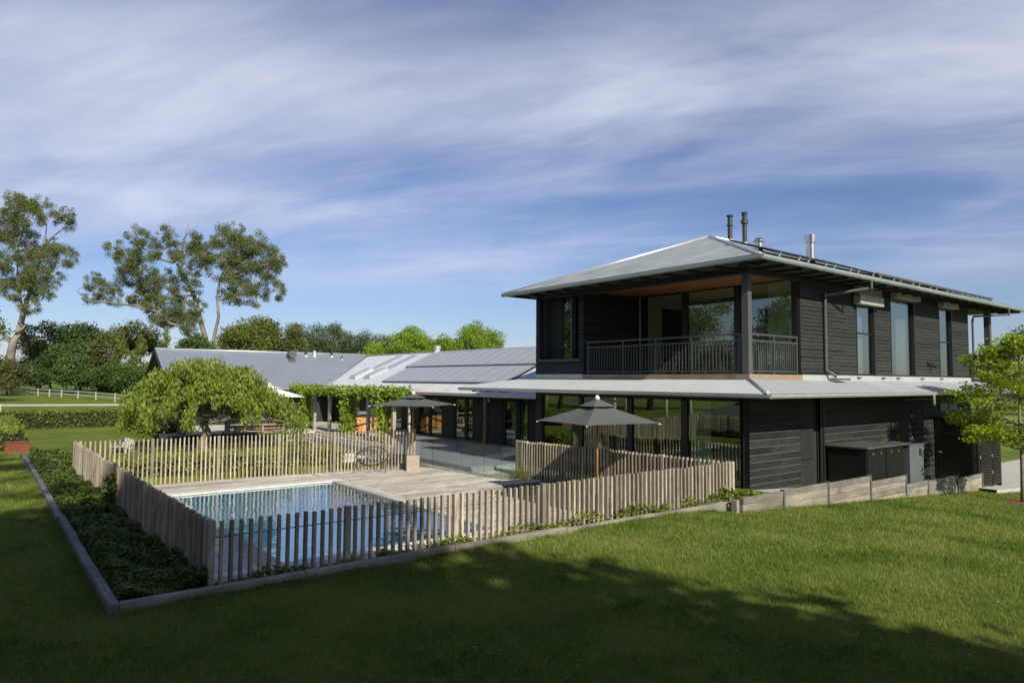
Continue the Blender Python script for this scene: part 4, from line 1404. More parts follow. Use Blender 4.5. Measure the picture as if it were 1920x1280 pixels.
# veranda posts
MB().tube([(21.15, 29.35, -.3), (21.17, 29.35, 1.0), (21.15, 29.36, 2.4)], [.13, .12, .11], 9).build('log_post', M['log'], wing)
MB().box(20.95, 37.1, -.3, 21.07, 37.22, 2.4).build('post', M['grey_post'], wing)
MB().tube([(21.3, 26.4, -.3), (21.3, 26.4, 2.0), (20.95, 26.2, 2.3)], .05, 8).build('downpipe', M['dark_frame'], wing)
MB().box(22.1, 30.3, 2.0, 22.2, 30.5, 2.2).build('wall_light', M['white_plastic'], wing)
# skylights
sv = Vector((wr, 0, RZw - GZe)).normalized()
wn_ = Vector((-(RZw - GZe), 0, wr)).normalized()
for (yc) in (48.5, 46.1):
    p0 = Vector((22.5, yc, 0)); p0.z = GZe + (22.5 - GXe) * (RZw - GZe) / wr
    p1 = p0 + sv * 1.65
    sk = MB().beam(p0 + wn_ * .1, p1 + wn_ * .1, 0.95, .18, wn_).build('skylight', M['galv_bright'], wroof)
    MB().beam(p0 + sv * .1 + wn_ * .2, p1 - sv * .1 + wn_ * .2, .75, .01, wn_).build('pane', M['flashing'], sk)
    MB().beam(p1 + wn_ * .012, p1 + sv * 2.8 + wn_ * .012, 1.1, .012, wn_).build('tray', M['galv_bright'], sk)


def solar_row(label, y0, y1, x0, x1, n, rows=1):
    z0 = GZe + (x0 - GXe) * (RZw - GZe) / wr
    th = thing('solar_array', label, 'solar panels', (x0, y0, z0))
    L = (x1 - x0) / sv.x
    pw = (y1 - y0) / n
    rot = Matrix((sv, Vector((0, 1, 0)), wn_)).transposed().to_quaternion()
    me_ = MB()
    me_.box(0, -pw / 2 + .006, 0, L, pw / 2 - .006, .035)
    sm = me_.mesh('panel', [M['solar_frame']])
    ce = MB().quadface((.03, -pw / 2 + .03, .0385), (L - .03, -pw / 2 + .03, .0385), (L - .03, pw / 2 - .03, .0385), (.03, pw / 2 - .03, .0385)).mesh('cells', [M['solar']])
    for i in range(n):
        p = Vector((x0, y0 + pw * (i + .5), z0)) + wn_ * .10
        o = link('panel', sm, th, p)
        o.rotation_mode = 'QUATERNION'
        o.rotation_quaternion = rot
        c = bpy.data.objects.new('cells', ce)
        COL.objects.link(c)
        c.parent = o
    MB().beam(Vector((x0, y0, z0)) + wn_ * .05 + sv * .02, Vector((x0, y1, z0)) + wn_ * .05 + sv * .02, .04, .09, wn_).build('rail', M['dark_frame'], th)
    MB().beam(Vector((x0, y0, z0)) + wn_ * .05 + sv * .02, Vector((x0, y0, z0)) + wn_ * .05 + sv * L, .04, .09, wn_).build('rail', M['dark_frame'], th)


solar_row('upper row of blue grey solar panels near the ridge of the long wing', 28.5, 43.4, 24.22, 26.5, 14)
solar_row('lower row of blue grey solar panels nearer the gutter of the long wing', 28.6, 42.6, 21.95, 24.0, 13)
flue(26.9, 43.5, 5.1, 5.75, .22, [(.6, 1.15, .05)], M['flashing'], 'roof_vent', 1.2, wing)
flue(27.0, 39.6, 5.1, 5.9, .09, [(.9, 1.2, .03)], M['black_flue'], 'flue', 1.2, wing)

# left wing: gable end at the left, ridge running to the long wing
lw = thing('gabled_wing', 'grey roofed low wing with a dark gable end behind the weeping tree', 'house', (10.3, 51.3, -.2))
LX0, LYe, LZe, LRY, LRZ = 10.0, 49.9, 2.52, 54.8, 5.3
ls = math.hypot(LRY - LYe, LRZ - LZe)
mb = MB()
lext = lambda q: ls * (1.0 if q < 24.3 - LX0 else max(0.02, 1.0))
corr_sheet(mb, (LX0, LYe, LZe), (1, 0, 0), GXe - LX0, (0, LRY - LYe, LRZ - LZe), lambda q: ls, pitch=.11, nseg=4, amp=.010)
corr_sheet(mb, (GXe, LYe, LZe), (1, 0, 0), 26.6 - GXe, (0, LRY - LYe, LRZ - LZe), lambda q: ls, lambda q: ls * min(.999, q / 5.95), pitch=.11, nseg=4, amp=.010)
mb.quadface((LX0, LRY, LRZ), (26.6, LRY, LRZ), (26.6, LRY + 4.9, LZe), (LX0, LRY + 4.9, LZe))
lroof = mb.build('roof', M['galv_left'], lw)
MB().tube([(LX0, LRY, LRZ + .02), (26.6, LRY, LRZ + .02)], .06, 8).build('ridge_cap', M['galv_bright'], lroof, smooth=True)
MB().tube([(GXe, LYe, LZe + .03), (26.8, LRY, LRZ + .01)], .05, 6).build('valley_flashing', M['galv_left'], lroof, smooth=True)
MB().beam((LX0 - .02, LYe, LZe - .1), (LX0 - .02, LRY, LRZ - .1), .05, .24).beam((LX0 - .02, LRY, LRZ - .1), (LX0 - .02, LRY + 4.9, LZe - .1), .05, .24).build('barge_board', M['dark_frame'], lroof)
gutter('gutter', (LX0, LYe, LZe), (GXe - .1, LYe, LZe), (0, -1, 0), lroof, M['galv'], .13, .13)
MB().quadface((LX0 + .02, LYe, LZe - .12), (GXe + 1, LYe, LZe - .12), (GXe + 1, LRY, LRZ - .12), (LX0 + .02, LRY, LRZ - .12)).build('soffit', M['dark_soffit'], lroof)
wl_ = MB()
ldoors = [(12.2, 13.6), (14.0, 15.4), (17.6, 18.9), (19.4, 20.6)]
xp = 10.6
for (a, b) in ldoors:
    wl_.box(xp, 51.3, -1.2, a, 51.5, 2.6).box(a, 51.3, 2.1, b, 51.5, 2.6)
    xp = b
wl_.box(xp, 51.3, -1.2, 22.2, 51.5, 2.6)
wl_.faces([(10.6, 51.5, -1.2), (10.6, 58.5, -1.2), (10.6, 58.5, 2.9), (10.6, LRY, LRZ - .2), (10.6, 51.5, 2.9)], [(0, 1, 2, 3, 4)])
wl_.box(10.7, 55.5, -1, 22, 55.6, 2.6).box(10.7, 51.5, -.3, 22, 55.5, -.1)
wl_ = wl_.build('wall', M['dark_wall'], lw)
for (a, b) in ldoors:
    f = MB().box(a, 51.28, -.1, a + .06, 51.4, 2.1).box(b - .06, 51.28, -.1, b, 51.4, 2.1).box(a + .06, 51.28, 2.04, b - .06, 51.4, 2.1).box(a + .06, 51.28, .9, b - .06, 51.4, .95).build('door', M['dark_frame'], lw)
    MB().box(a + .06, 51.34, -.1, b - .06, 51.352, 2.04).build('pane', M['glass'], f)
gw = MB().box(10.55, 52.4, .6, 10.62, 53.4, 2.0).build('gable_window', M['cabinet_grey'], lw)
MB().box(10.53, 52.5, .7, 10.545, 53.3, 1.9).build('pane', M['glass'], gw)
# roof fittings of the left wing
cow = MB().lathe((19.6, 53.6, 4.45), [(.28, 0), (.28, .35), (.2, .36), (.2, .5)], 12).build('roof_cowl', M['downpipe'], lw, smooth=False)
MB().tube([(19.6, 53.25, 5.12), (19.6, 53.95, 5.12)], .30, 14).build('cowl_head', M['downpipe'], cow)
for (x_, y_, z_, h_, r_, mt) in ((21.1, 54.4, 4.95, .75, .09, 'black_flue'), (21.8, 54.4, 4.95, .55, .09, 'white_collar'), (23.3, 54.4, 4.95, .95, .09, 'black_flue'), (24.0, 53.9, 4.7, .45, .04, 'black_flue')):
    flue(x_, y_, z_, z_ + h_, r_, [(.8, 1.15, .03)], M[mt], 'roof_pipe', 1.35, lw)

# terrace with steps down to the court lawn
ter = MB().box(8.6, 43.0, -1.2, 15.9, 51.3, -.12).box(17.2, 38.4, -1.2, 22.2, 51.3, -.125).box(15.9, 42.0, -1.2, 17.2, 51.3, -.127)
ter = struct(ter.build('terrace', M['deck_x']))
for i in range(5):
    x0 = 15.55 + i * .36
    st = MB().box(x0, 31.5 if i < 4 else 36.0, -1.2, x0 + .36, 42.0, -.52 + i * .10)
    st = struct(st.build('step', M['sleeper_y']))
    for k in range(3):
        y0 = (31.5 if i < 4 else 36.0)
        Lk = (42.0 - y0) / 3
        link('tread', boxmesh(.34, Lk - .02, .035, M['deck_y']), st, (x0 + .17, y0 + Lk * (k + .5), -.52 + i * .10))
mb = MB().box(13.2, 27.6, -1, 15.4, 31.2, -.52)
struct(mb.build('stone_mulch', M['stone_pale']))
for k in range(14):
    st = MB().lathe((random.uniform(13.2, 14.8), random.uniform(28.3, 33.5), -.6), [(.25, 0), (.38, .1), (.34, .28), (.12, .38)], 7).build('boulder', M['stone_pale'])
    st.scale = (random.uniform(.7, 1.3), random.uniform(.7, 1.3), random.uniform(.3, .6))
    tag(st, 'pale rounded boulder between the hedge and the steps, one of a loose scatter', 'boulder', 'pale boulders by the steps')

# ------------------------------------------------------------------ pergola with vine
pg = thing('pergola', 'timber pergola on grey posts, its beam covered in bright green vine', 'pergola', (17.5, 38, -.12))
PXp = 17.5
pys = (43.4, 41.0, 35.6, 32.6)
for y_ in pys:
    MB().box(PXp - .09, y_ - .09, -.6, PXp + .09, y_ + .09, 2.35).build('post', M['grey_post'], pg)
MB().box(PXp - .06, 31.6, 2.35, PXp + .06, 44.2, 2.58).build('beam', M['grey_post'], pg)
for i in range(14):
    y_ = 32.0 + i * .92
    MB().box(PXp - .3, y_ - .025, 2.585, 20.7, y_ + .025, 2.68).build('rafter', M['grey_post'], pg)


def leaf_thing(name, label, cat, P, size, mat, ratio=.75, droop=0.0, group=None, flat=0.0, part='foliage', stems=None, stem_mat='bark', base=None):
    c = base or (float(P[:, 0].mean()), float(P[:, 1].mean()), float(P[:, 2].min()))
    th = thing(name, label, cat, c, group)
    A, B = leaf_axes(len(P), size, ratio, droop, flat)
    link(part, leaf_mesh(part, P - np.array(org(th)), A, B, mat), th, org(th))
    if stems:
        mb = MB()
        for s in stems:
            mb.tube(s, .02, 5)
        mb.build('stem', M[stem_mat], th)
    return th


def col(x, y0, y1, z0, z1, w, n):
    return np.stack([x + RNG.normal(0, w, n), RNG.uniform(y0, y1, n), RNG.uniform(z0, z1, n)], -1)


vp_ = [np.stack([PXp + RNG.uniform(-.35, .5, 5200), RNG.uniform(31.3, 47.5, 5200), 2.52 + RNG.normal(0, .13, 5200) + .0], -1)]
for i in range(36):
    y_ = random.uniform(31.5, 44)
    vp_.append(np.stack([PXp - .2 + RNG.normal(0, .12, 30), y_ + RNG.normal(0, .14, 30), RNG.uniform(2.15 + random.uniform(-.1, .2), 2.5, 30)], -1))
tl = leaf_thing('climbing_vine', 'bright green vine smothering the pergola beam behind the pool', 'vine', np.concatenate(vp_), .17, M['leaf_vine'], base=(PXp, 38, 2.4))
vine_lab = ('narrow vine column on the leftmost pergola post beside the cream umbrella', 'broad bushy vine column left of the outdoor kitchen', 'vine column at the right end of the pergola behind the dark umbrella')
for (y_, w, zb, wd), lb in zip(((44.6, .20, -.1, 900), (38.0, .36, -.3, 2600), (33.5, .27, -.6, 1900)), vine_lab):
    n = wd
    zz = RNG.uniform(zb, 2.5, n)
    ww = w * (1 + .35 * np.sin(zz * 3 + y_))
    P = np.stack([PXp - .1 + RNG.normal(0, .22, n), y_ + RNG.normal(0, 1, n) * ww * .62, zz], -1)
    leaf_thing('climbing_vine', lb, 'vine', P, .16, M['leaf_vine'], group='vine columns on the pergola', base=(PXp, y_, zb), stems=[[(PXp, y_, zb), (PXp + .05, y_ + .1, 1.0), (PXp, y_, 2.4)]])

# outdoor kitchen
bk = thing('outdoor_kitchen', 'honey coloured timber barbecue bench with dark top under the pergola', 'barbecue', (19.3, 40.4, -.12))
KD = Vector((1.0, -.45, 0)).normalized()
KN = Vector((-.45, -1.0, 0)).normalized()
k0 = Vector((18.9, 40.6, -.12))
for seg, (a, b) in enumerate(((0, 1.15), (1.3, 2.35))):
    c = k0 + KD * ((a + b) / 2) + Vector((0, 0, .47))
    body = MB().beam(k0 + KD * a + Vector((0, 0, .47)), k0 + KD * b + Vector((0, 0, .47)), .6, .94).build('cabinet', M['bbq_wood'], bk)
    MB().beam(k0 + KD * (a - .05) + Vector((0, 0, .97)), k0 + KD * (b + .05) + Vector((0, 0, .97)), .7, .06).build('benchtop', M['dark_frame'], bk)
    n = 4
    for i in range(n):
        w_ = (b - a) / n
        p = k0 + KD * (a + w_ * (i + .5)) + KN * .31
        o = link('plank', boxmesh(w_ - .012, .02, .88, M['bbq_wood'], .003), body, (p.x, p.y, -.10), math.atan2(KD.y, KD.x))
g0 = k0 + KD * .65 + Vector((0, 0, 1.0))
MB().tube([g0 - KD * .4 + Vector((0, 0, .12)), g0 + KD * .4 + Vector((0, 0, .12))], .17, 12).build('grill_hood', M['stainless'], bk)

# dining table and benches
tb = thing('dining_table', 'long weathered outdoor dining table under the weeping tree and cream umbrella', 'table', (14, 44.0, -.12))
for k in range(6):
    link('plank', boxmesh(4.6, .155, .05, M['table_wood']), tb, (14.0, 43.6 + k * .165, .62))
for x_ in (12.2, 15.8):
    for y_ in (43.65, 44.35):
        MB().box(x_ - .06, y_ - .06, -.12, x_ + .06, y_ + .06, .62).build('leg', M['table_wood'], tb)
for y_, lb in ((43.05, 'nearer weathered bench with warm red timber rail along the dining table'), (44.95, 'farther weathered bench along the dining table')):
    bn = thing('bench', lb, 'bench', (14, y_, -.12), 'benches at the dining table')
    for k in range(2):
        link('plank', boxmesh(4.3, .17, .045, M['table_wood']), bn, (14.0, y_ - .09 + k * .18, .30))
    for x_ in (12.4, 14, 15.6):
        MB().box(x_ - .05, y_ - .14, -.12, x_ + .05, y_ + .14, .30).build('leg', M['table_wood'], bn)
    MB().box(12.4, y_ - .02, .08, 15.6, y_ + .02, .16).build('rail', M['bench_red'], bn)

# ------------------------------------------------------------------ umbrellas
def umbrella(name, label, c, zg, half, rim, apex, rot, cloth, base_block=None, pole_mat=None, group=None):
    th = thing(name, label, 'umbrella', (c[0], c[1], zg), group)
    cr_, sr_ = math.cos(rot), math.sin(rot)
    P = lambda x, y, z: (c[0] + x * cr_ - y * sr_, c[1] + x * sr_ + y * cr_, z)
    mb = MB()
    N = 10
    zt = apex - .14
    for s in range(4):
        q = s * PI / 2
        cq, sq = round(math.cos(q)), round(math.sin(q))
        rows = []
        for i in range(N + 1):
            f = i / N
            row = []
            for j in range(N + 1):
                g_ = -1 + 2 * j / N
                x_, y_ = half * f, half * f * g_
                sagc = .045 * (1 - g_ * g_) * f
                z_ = zt - (zt - rim) * (f ** .93) + sagc * .0 - .05 * math.sin(PI * f) * (1 - abs(g_)) - .0
                xe = x_ * (1 - .05 * (1 - g_ * g_) * f)
                row.append(P(xe * cq - y_ * sq, xe * sq + y_ * cq, z_))
            rows.append(row)
        b = len(mb.v)
        for r_ in rows:
            mb.v += r_
        for i in range(N):
            for j in range(N):
                a0 = b + i * (N + 1) + j
                mb.f.append((a0, a0 + N + 1, a0 + N + 2, a0 + 1))
                mb.mi.append(0)
    canopy = mb.build('canopy', cloth, th, smooth=False)
    so = canopy.modifiers.new('thickness', 'SOLIDIFY')
    so.thickness = .004
    vt = MB()
    hv = half * .30
    zz0 = zt - (zt - rim) * .27 + .05
    vt.faces([P(-hv, -hv, zz0), P(hv, -hv, zz0), P(hv, hv, zz0), P(-hv, hv, zz0), P(0, 0, apex - .02)], [(0, 1, 4), (1, 2, 4), (2, 3, 4), (3, 0, 4)])
    v_ = vt.build('vent_flap', cloth, th)
    so = v_.modifiers.new('thickness', 'SOLIDIFY')
    so.thickness = .004
    for sx, sy in ((1, 1), (1, -1), (-1, 1), (-1, -1)):
        p0, p1 = Vector(P(.03 * sx, .03 * sy, zt - .09)), Vector(P(half * sx * .99, half * sy * .99, rim - .022))
        rb = MB().beam(p0, p1, .022, .03).build('rib', pole_mat or M['pole_wood'], th)
        MB().tube([p1 - (p1 - p0).normalized() * .06, p1 + (p1 - p0).normalized() * .05], .018, 6).build('tip', M['white_plastic'], rb)
        MB().beam(P(.03 * sx, .03 * sy, rim - .15), p0.lerp(p1, .5), .015, .02).build('strut', pole_mat or M['pole_wood'], rb)
    MB().tube([(c[0], c[1], zg + .02), (c[0], c[1], apex)], .028, 10).build('pole', pole_mat or M['pole_wood'], th, smooth=True)
    MB().lathe((c[0], c[1], apex - .03), [(.085, -.02), (.07, .05), (.045, .10), (.03, .11)], 10).build('finial', M['white_plastic'], th, smooth=True)
    if base_block:
        MB().beam((c[0], c[1], zg), (c[0], c[1], zg + base_block[1]), base_block[0], base_block[0], KD).build('base', M['block'], th)
    else:
        MB().lathe((c[0], c[1], zg), [(.28, 0), (.28, .05), (.06, .07), (.05, .25)], 14).build('base', M['wire'], th)
    return th


umbrella('pool_umbrella', 'charcoal umbrella in a concrete block at the far edge of the pool deck', (13.72, 23.95), -.40, 1.30, 2.19, 2.66, R(-51.5), M['umb_dark'], (.50, .60), group='charcoal umbrellas')
umbrella('pool_umbrella', 'nearer charcoal umbrella between the two picket fences in front of the black house', (14.85, 14.8), -.58, 1.32, 1.96, 2.68, R(-9), M['umb_dark'], group='charcoal umbrellas')
umbrella('terrace_umbrella', 'cream umbrella over the dining table, half hidden by the weeping tree', (14.9, 44.6), -.12, 2.1, 2.05, 2.85, R(-20), M['umb_white'])

# wire lounge chair on the deck
wc = thing('wire_chair', 'low dark wire lounge chair on the deck beside the picket fence', 'chair', (12.2, 24.55, -.4))
CR = Vector((.79, -.61, 0))
CF = Vector((-.61, -.79, 0))
cc = Vector((12.25, 24.5, 0))
ring = [cc + CR * (.60 * math.cos(a)) + CF * (.16 * math.sin(a) - .18) + Vector((0, 0, .40 + .17 * math.sin(a + PI) )) for a in [2 * PI * k / 28 for k in range(29)]]
ring = [cc + CR * (.60 * math.cos(a) * (1 + .06 * math.cos(4 * a))) + CF * (.34 * -math.sin(a)) + Vector((0, 0, .22 + .32 * math.sin(a))) for a in [2 * PI * k / 28 for k in range(29)]]
MB().tube(ring, .016, 6).build('rim', M['wire'], wc, smooth=True)
low_r = [cc + CR * (.42 * math.cos(a)) + CF * (.24 * -math.sin(a) + .05) + Vector((0, 0, -.06 + .05 * math.sin(a))) for a in [2 * PI * k / 20 for k in range(21)]]
MB().tube(low_r, .012, 6).build('seat_ring', M['wire'], wc, smooth=True)
for k in range(0, 20):
    p0, p1 = low_r[k], ring[int(round(k * 28 / 20))]
    MB().tube([p0, (p0 + p1) / 2 + Vector((0, 0, -.06)), p1], .005, 4).build('strand', M['wire'], wc)
for sx in (-1, 1):
    for sf in (-1, 1):
        a = cc + CR * (.56 * sx) + CF * (.22 * sf) + Vector((0, 0, .10))
        b = cc + CR * ((.66 if sf < 0 else .60) * sx) + CF * (.48 * sf)
        b.z = -.40
        MB().tube([a, b], .014, 6).build('leg', M['wire'], wc)

# garden chair, steel planter, cabinet with hose
gc = thing('garden_chair', 'pale round-backed garden chair alone on the lawn behind the pool fence', 'chair', (5.75, 39.0, tz(5.75, 39)))
zz = tz(5.75, 39)
GD = Vector((.79, -.61, 0))
GN = Vector((-.61, -.79, 0))
b0 = Vector((5.75, 39, zz))
for k in range(7):
    a = (k - 3) / 3
    p = b0 + GD * (.36 * a) - GN * .28
    MB().beam(p + Vector((0, 0, .16)), p - GN * .22 + Vector((0, 0, .62 + .10 * (1 - a * a))), .095, .02, GN).build('back_slat', M['garden_chair'], gc)
for k in range(5):
    p = b0 + GN * (-.24 + k * .11)
    MB().beam(p - GD * .34 + Vector((0, 0, .26 + k * .015)), p + GD * .34 + Vector((0, 0, .26 + k * .015)), .1, .02).build('seat_slat', M['garden_chair'], gc)
for sx in (-1, 1):
    MB().beam(b0 + GD * .40 * sx - GN * .3 + Vector((0, 0, .42)), b0 + GD * .40 * sx + GN * .3 + Vector((0, 0, .46)), .1, .025).build('arm', M['garden_chair'], gc)
    MB().beam(b0 + GD * .38 * sx + GN * .24, b0 + GD * .38 * sx + GN * .24 + Vector((0, 0, .45)), .03, .08).build('leg', M['garden_chair'], gc)
    MB().beam(b0 + GD * .36 * sx - GN * .5, b0 + GD * .36 * sx + GN * .1 + Vector((0, 0, .28)), .03, .08).build('leg', M['garden_chair'], gc)

sp_ = thing('steel_planter', 'rust red steel planter trough at the end of the clipped hedge on the left', 'planter', (1.65, 39.8, -.5))
z0 = tz(1.65, 39.8)
for bx in ((1.1, 39.2, 2.05, 39.24), (1.1, 40.6, 2.05, 40.64), (1.1, 39.24, 1.14, 40.6), (2.01, 39.24, 2.05, 40.6)):
    MB().box(bx[0], bx[1], z0 - .1, bx[2], bx[3], z0 + .45).build('side_plate', M['corten'], sp_)
MB().box(1.14, 39.24, z0, 2.01, 40.6, z0 + .38).build('soil', M['soil'], sp_)
sl_ = thing('timber_landing', 'small grey timber step in front of the rust red planter', 'step', (1.7, 38.6, z0))
for k in range(4):
    link('plank', boxmesh(1.0, .18, .06, M['sleeper_x']), sl_, (1.72, 38.4 + k * .19, z0 - .02))

uc = thing('utility_cabinet', 'tall grey utility cabinet with a coiled hose beside the tree trunk', 'cabinet', (9.75, 43.9, -.12))
MB().box(9.4, 43.6, -.12, 10.1, 44.2, 1.15).build('body', M['cabinet_grey'], uc)
MB().box(9.36, 43.56, 1.15, 10.14, 44.24, 1.19).build('lid', M['dark_wall'], uc)
hs = [Vector((10.25 + .22 * math.cos(a), 43.5 - .1 * math.cos(a), .35 + .28 * math.sin(a))) for a in [2 * PI * k / 20 for k in range(21)]]
hs += [Vector((10.8, 43.2, -.05)), Vector((11.3, 43.05, -.10))]
MB().tube(hs, .025, 6).build('hose', M['hose'], uc, smooth=True)
gl_ = thing('garden_light', 'small black and white bollard light at the lawn edge by the clipped shrub', 'light', (8.9, 58.0, -.5))
MB().lathe((8.7, 57.6, -.55), [(.14, 0), (.14, .75), (.1, .8)], 10).build('bollard', M['dark_frame'], gl_)
MB().lathe((8.7, 57.6, .25), [(.12, 0), (.2, .1), (.2, .3), (.05, .38)], 10).build('lamp_head', M['white_plastic'], gl_)

# ------------------------------------------------------------------ hedges and planting
def hedge(name, label, x0, y0, x1, y1, zb, zt, size, mat, n, cat='hedge', group=None, bump=.06):
    """clipped hedge: dark twiggy core with a skin of leaves on the faces"""
    th = thing(name, label, cat, ((x0 + x1) / 2, (y0 + y1) / 2, zb), group)
    ins = size * .8
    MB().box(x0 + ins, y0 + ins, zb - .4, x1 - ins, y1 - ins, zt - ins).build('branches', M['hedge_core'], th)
    dx_, dy_, dz_ = x1 - x0, y1 - y0, zt - zb
    areas = np.array([dx_ * dy_, dx_ * dz_, dx_ * dz_, dy_ * dz_, dy_ * dz_])
    cnt = (areas / areas.sum() * n).astype(int)
    P = []
    for f, c in enumerate(cnt):
        u, v = RNG.uniform(0, 1, c), RNG.uniform(0, 1, c)
        w = RNG.normal(0, bump, c) - bump * .5
        if f == 0:
            P.append(np.stack([x0 + u * dx_, y0 + v * dy_, zt + w], -1))
        elif f == 1:
            P.append(np.stack([x0 + u * dx_, y0 - w, zb + v * dz_], -1))
        elif f == 2:
            P.append(np.stack([x0 + u * dx_, y1 + w, zb + v * dz_], -1))
        elif f == 3:
            P.append(np.stack([x0 - w, y0 + u * dy_, zb + v * dz_], -1))
        else:
            P.append(np.stack([x1 + w, y0 + u * dy_, zb + v * dz_], -1))
    P = np.concatenate(P)
    A, B = leaf_axes(len(P), size, .65)
    link('foliage', leaf_mesh('foliage', P - np.array(org(th)), A, B, mat), th, org(th))
    return th


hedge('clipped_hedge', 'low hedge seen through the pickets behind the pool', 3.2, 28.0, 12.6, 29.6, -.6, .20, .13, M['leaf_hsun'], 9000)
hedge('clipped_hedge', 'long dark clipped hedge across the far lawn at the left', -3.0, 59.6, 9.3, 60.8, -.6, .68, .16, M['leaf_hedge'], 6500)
hedge('clipped_hedge', 'clipped hedge running along the left edge of the picture behind the rust red planter', .2, 40.8, 1.95, 58.6, -.6, .55, .14, M['leaf_hsun'], 9000)
hedge('clipped_hedge', 'rounded bright hedge beside the gable end, left of the grey cabinet', 8.3, 45.0, 9.9, 57.5, -.6, .95, .18, M['leaf_hsun'], 7000, bump=.16)
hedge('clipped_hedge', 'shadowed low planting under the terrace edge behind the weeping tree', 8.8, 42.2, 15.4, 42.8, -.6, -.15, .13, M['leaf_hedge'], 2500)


def ground_cover(label, P, size, mat, name='ground_cover', flat=.4):
    A, B = leaf_axes(len(P), size, .62, flat=flat)
    c = P.mean(0)
    o = link(name, leaf_mesh(name, P - c, A, B, mat), None, c)
    o['kind'] = 'stuff'
    o['label'] = label
    o['category'] = 'ground cover'
    return o


n = 26000
u = RNG.uniform(0, 1, n) ** 1.35
yy = 10.95 + u * 22
xx = RNG.uniform(1.68, 2.82, n)
hh = .16 + .12 * np.sin(xx * 5 + yy * 1.7) * np.sin(yy * 2.3 + 1) + .14 * np.clip((yy - 20) / 8, 0, 1)
zz = hh * RNG.uniform(.35, 1.0, n) ** .5 + .05
zz *= np.clip((xx - 1.62) / .16, .35, 1)
ground_cover('dark leafy ground cover filling the bed between the left edging and the fence', np.stack([xx, yy, zz], -1), .115, M['leaf_cover'])
n = 5200
xx = RNG.uniform(3.0, 15.9, n)
keep = (np.sin(xx * 2.1) + np.sin(xx * 5.3 + 1) + RNG.normal(0, .9, n)) > -.5
xx = xx[keep]
n = len(xx)
yy = RNG.uniform(10.9, 11.2, n)
zz = .04 + (.07 + .10 * np.clip((xx - 5) / 6, 0, 1) + .06 * np.sin(xx * 3.7)) * RNG.uniform(0.1, 1.3, n)
ground_cover('straggling leafy plants along the foot of the front picket fence', np.stack([xx, yy, zz], -1), .085, M['leaf_hsun'])
n = 2600
P = np.stack([RNG.uniform(15.7, 18.6, n), RNG.uniform(10.9, 12.0, n), RNG.uniform(0, 1, n)], -1)
P[:, 2] = -.15 + P[:, 2] ** .6 * (.55 - .17 * (P[:, 0] - 15.7)) * np.clip(1.6 - abs(P[:, 1] - 11.4), .4, 1)
leaf_thing('shrub', 'low leafy shrub between the end of the picket fence and the house corner', 'shrub', P, .10, M['leaf_hsun'], base=(16.9, 11.4, -.2))
# ornamental grasses by the umbrella block and the inner fence
for (x_, y_, z_, r_, h_, lb) in ((14.35, 25.1, -.45, .45, .55, 'tufted yellow green grass behind the concrete umbrella block'), (15.95, 19.9, -.6, .45, .7, 'tufted yellow green grass at the end of the shaded picket fence')):
    th = thing('ornamental_grass', lb, 'grass tuft', (x_, y_, z_), 'ornamental grass tufts')
    n = 500
    d = unit(n)
    d[:, 2] = np.abs(d[:, 2]) + 1.1
    d /= np.linalg.norm(d, axis=1, keepdims=True)
    Ln = h_ * RNG.uniform(.5, 1.1, (n, 1))
    base_ = np.stack([RNG.normal(0, r_ * .45, n), RNG.normal(0, r_ * .45, n), np.zeros(n)], -1)
    A = d * Ln * .5
    B = np.cross(d, unit(n)) * .008
    link('blades', leaf_mesh('blades', base_ + A, A, B, M['leaf_yel']), th, org(th))
# climber outside the left fence
n = 420
zz = RNG.uniform(0, 1, n)
P = np.stack([2.56 + RNG.normal(0, .07, n), 18.6 + RNG.normal(0, .26, n) * (1.1 - zz), .05 + zz * .9], -1)
leaf_thing('climbing_plant', 'dark bushy climber growing up the outside of the left picket fence', 'climber', P, .09, M['leaf_cover'], base=(2.55, 18.6, .05), stems=[[(2.55, 18.6, 0), (2.6, 18.65, .6), (2.62, 18.6, 1.2)]])

# ------------------------------------------------------------------ rail fences in the paddock
def rail_fence(label, pts, h, rails, step):
    th = thing('rail_fence', label, 'fence', (*pts[0], tz(*pts[0])), 'white paddock rail fences')
    pos = []
    for (a, b) in zip(pts[:-1], pts[1:]):
        L = math.hypot(b[0] - a[0], b[1] - a[1])
        n_ = max(1, round(L / step))
        pos += [(a[0] + (b[0] - a[0]) * i / n_, a[1] + (b[1] - a[1]) * i / n_) for i in range(n_)]
    pos.append(pts[-1])
    for (x_, y_) in pos:
        link('post', boxmesh(.16, .16, h + .4, M['white_paint']), th, (x_, y_, tz(x_, y_) - .35))
    for (a, b) in zip(pos[:-1], pos[1:]):
        for r_ in rails:
            MB().beam((a[0], a[1], tz(*a) + r_), (b[0], b[1], tz(*b) + r_), .06, .16).build('rail', M['white_paint'], th)


rail_fence('far white post and rail fence at the foot of the dark trees', [(5.2, 139), (9.6, 118), (15.5, 95.5), (18, 84)], 1.05, (.95, .5), 6.0)
rail_fence('nearer pale single rail fence beyond the far hedge', [(-6, 82.5), (1.74, 79.8), (12.2, 77.0), (19, 75)], .85, (.78,), 9.0)

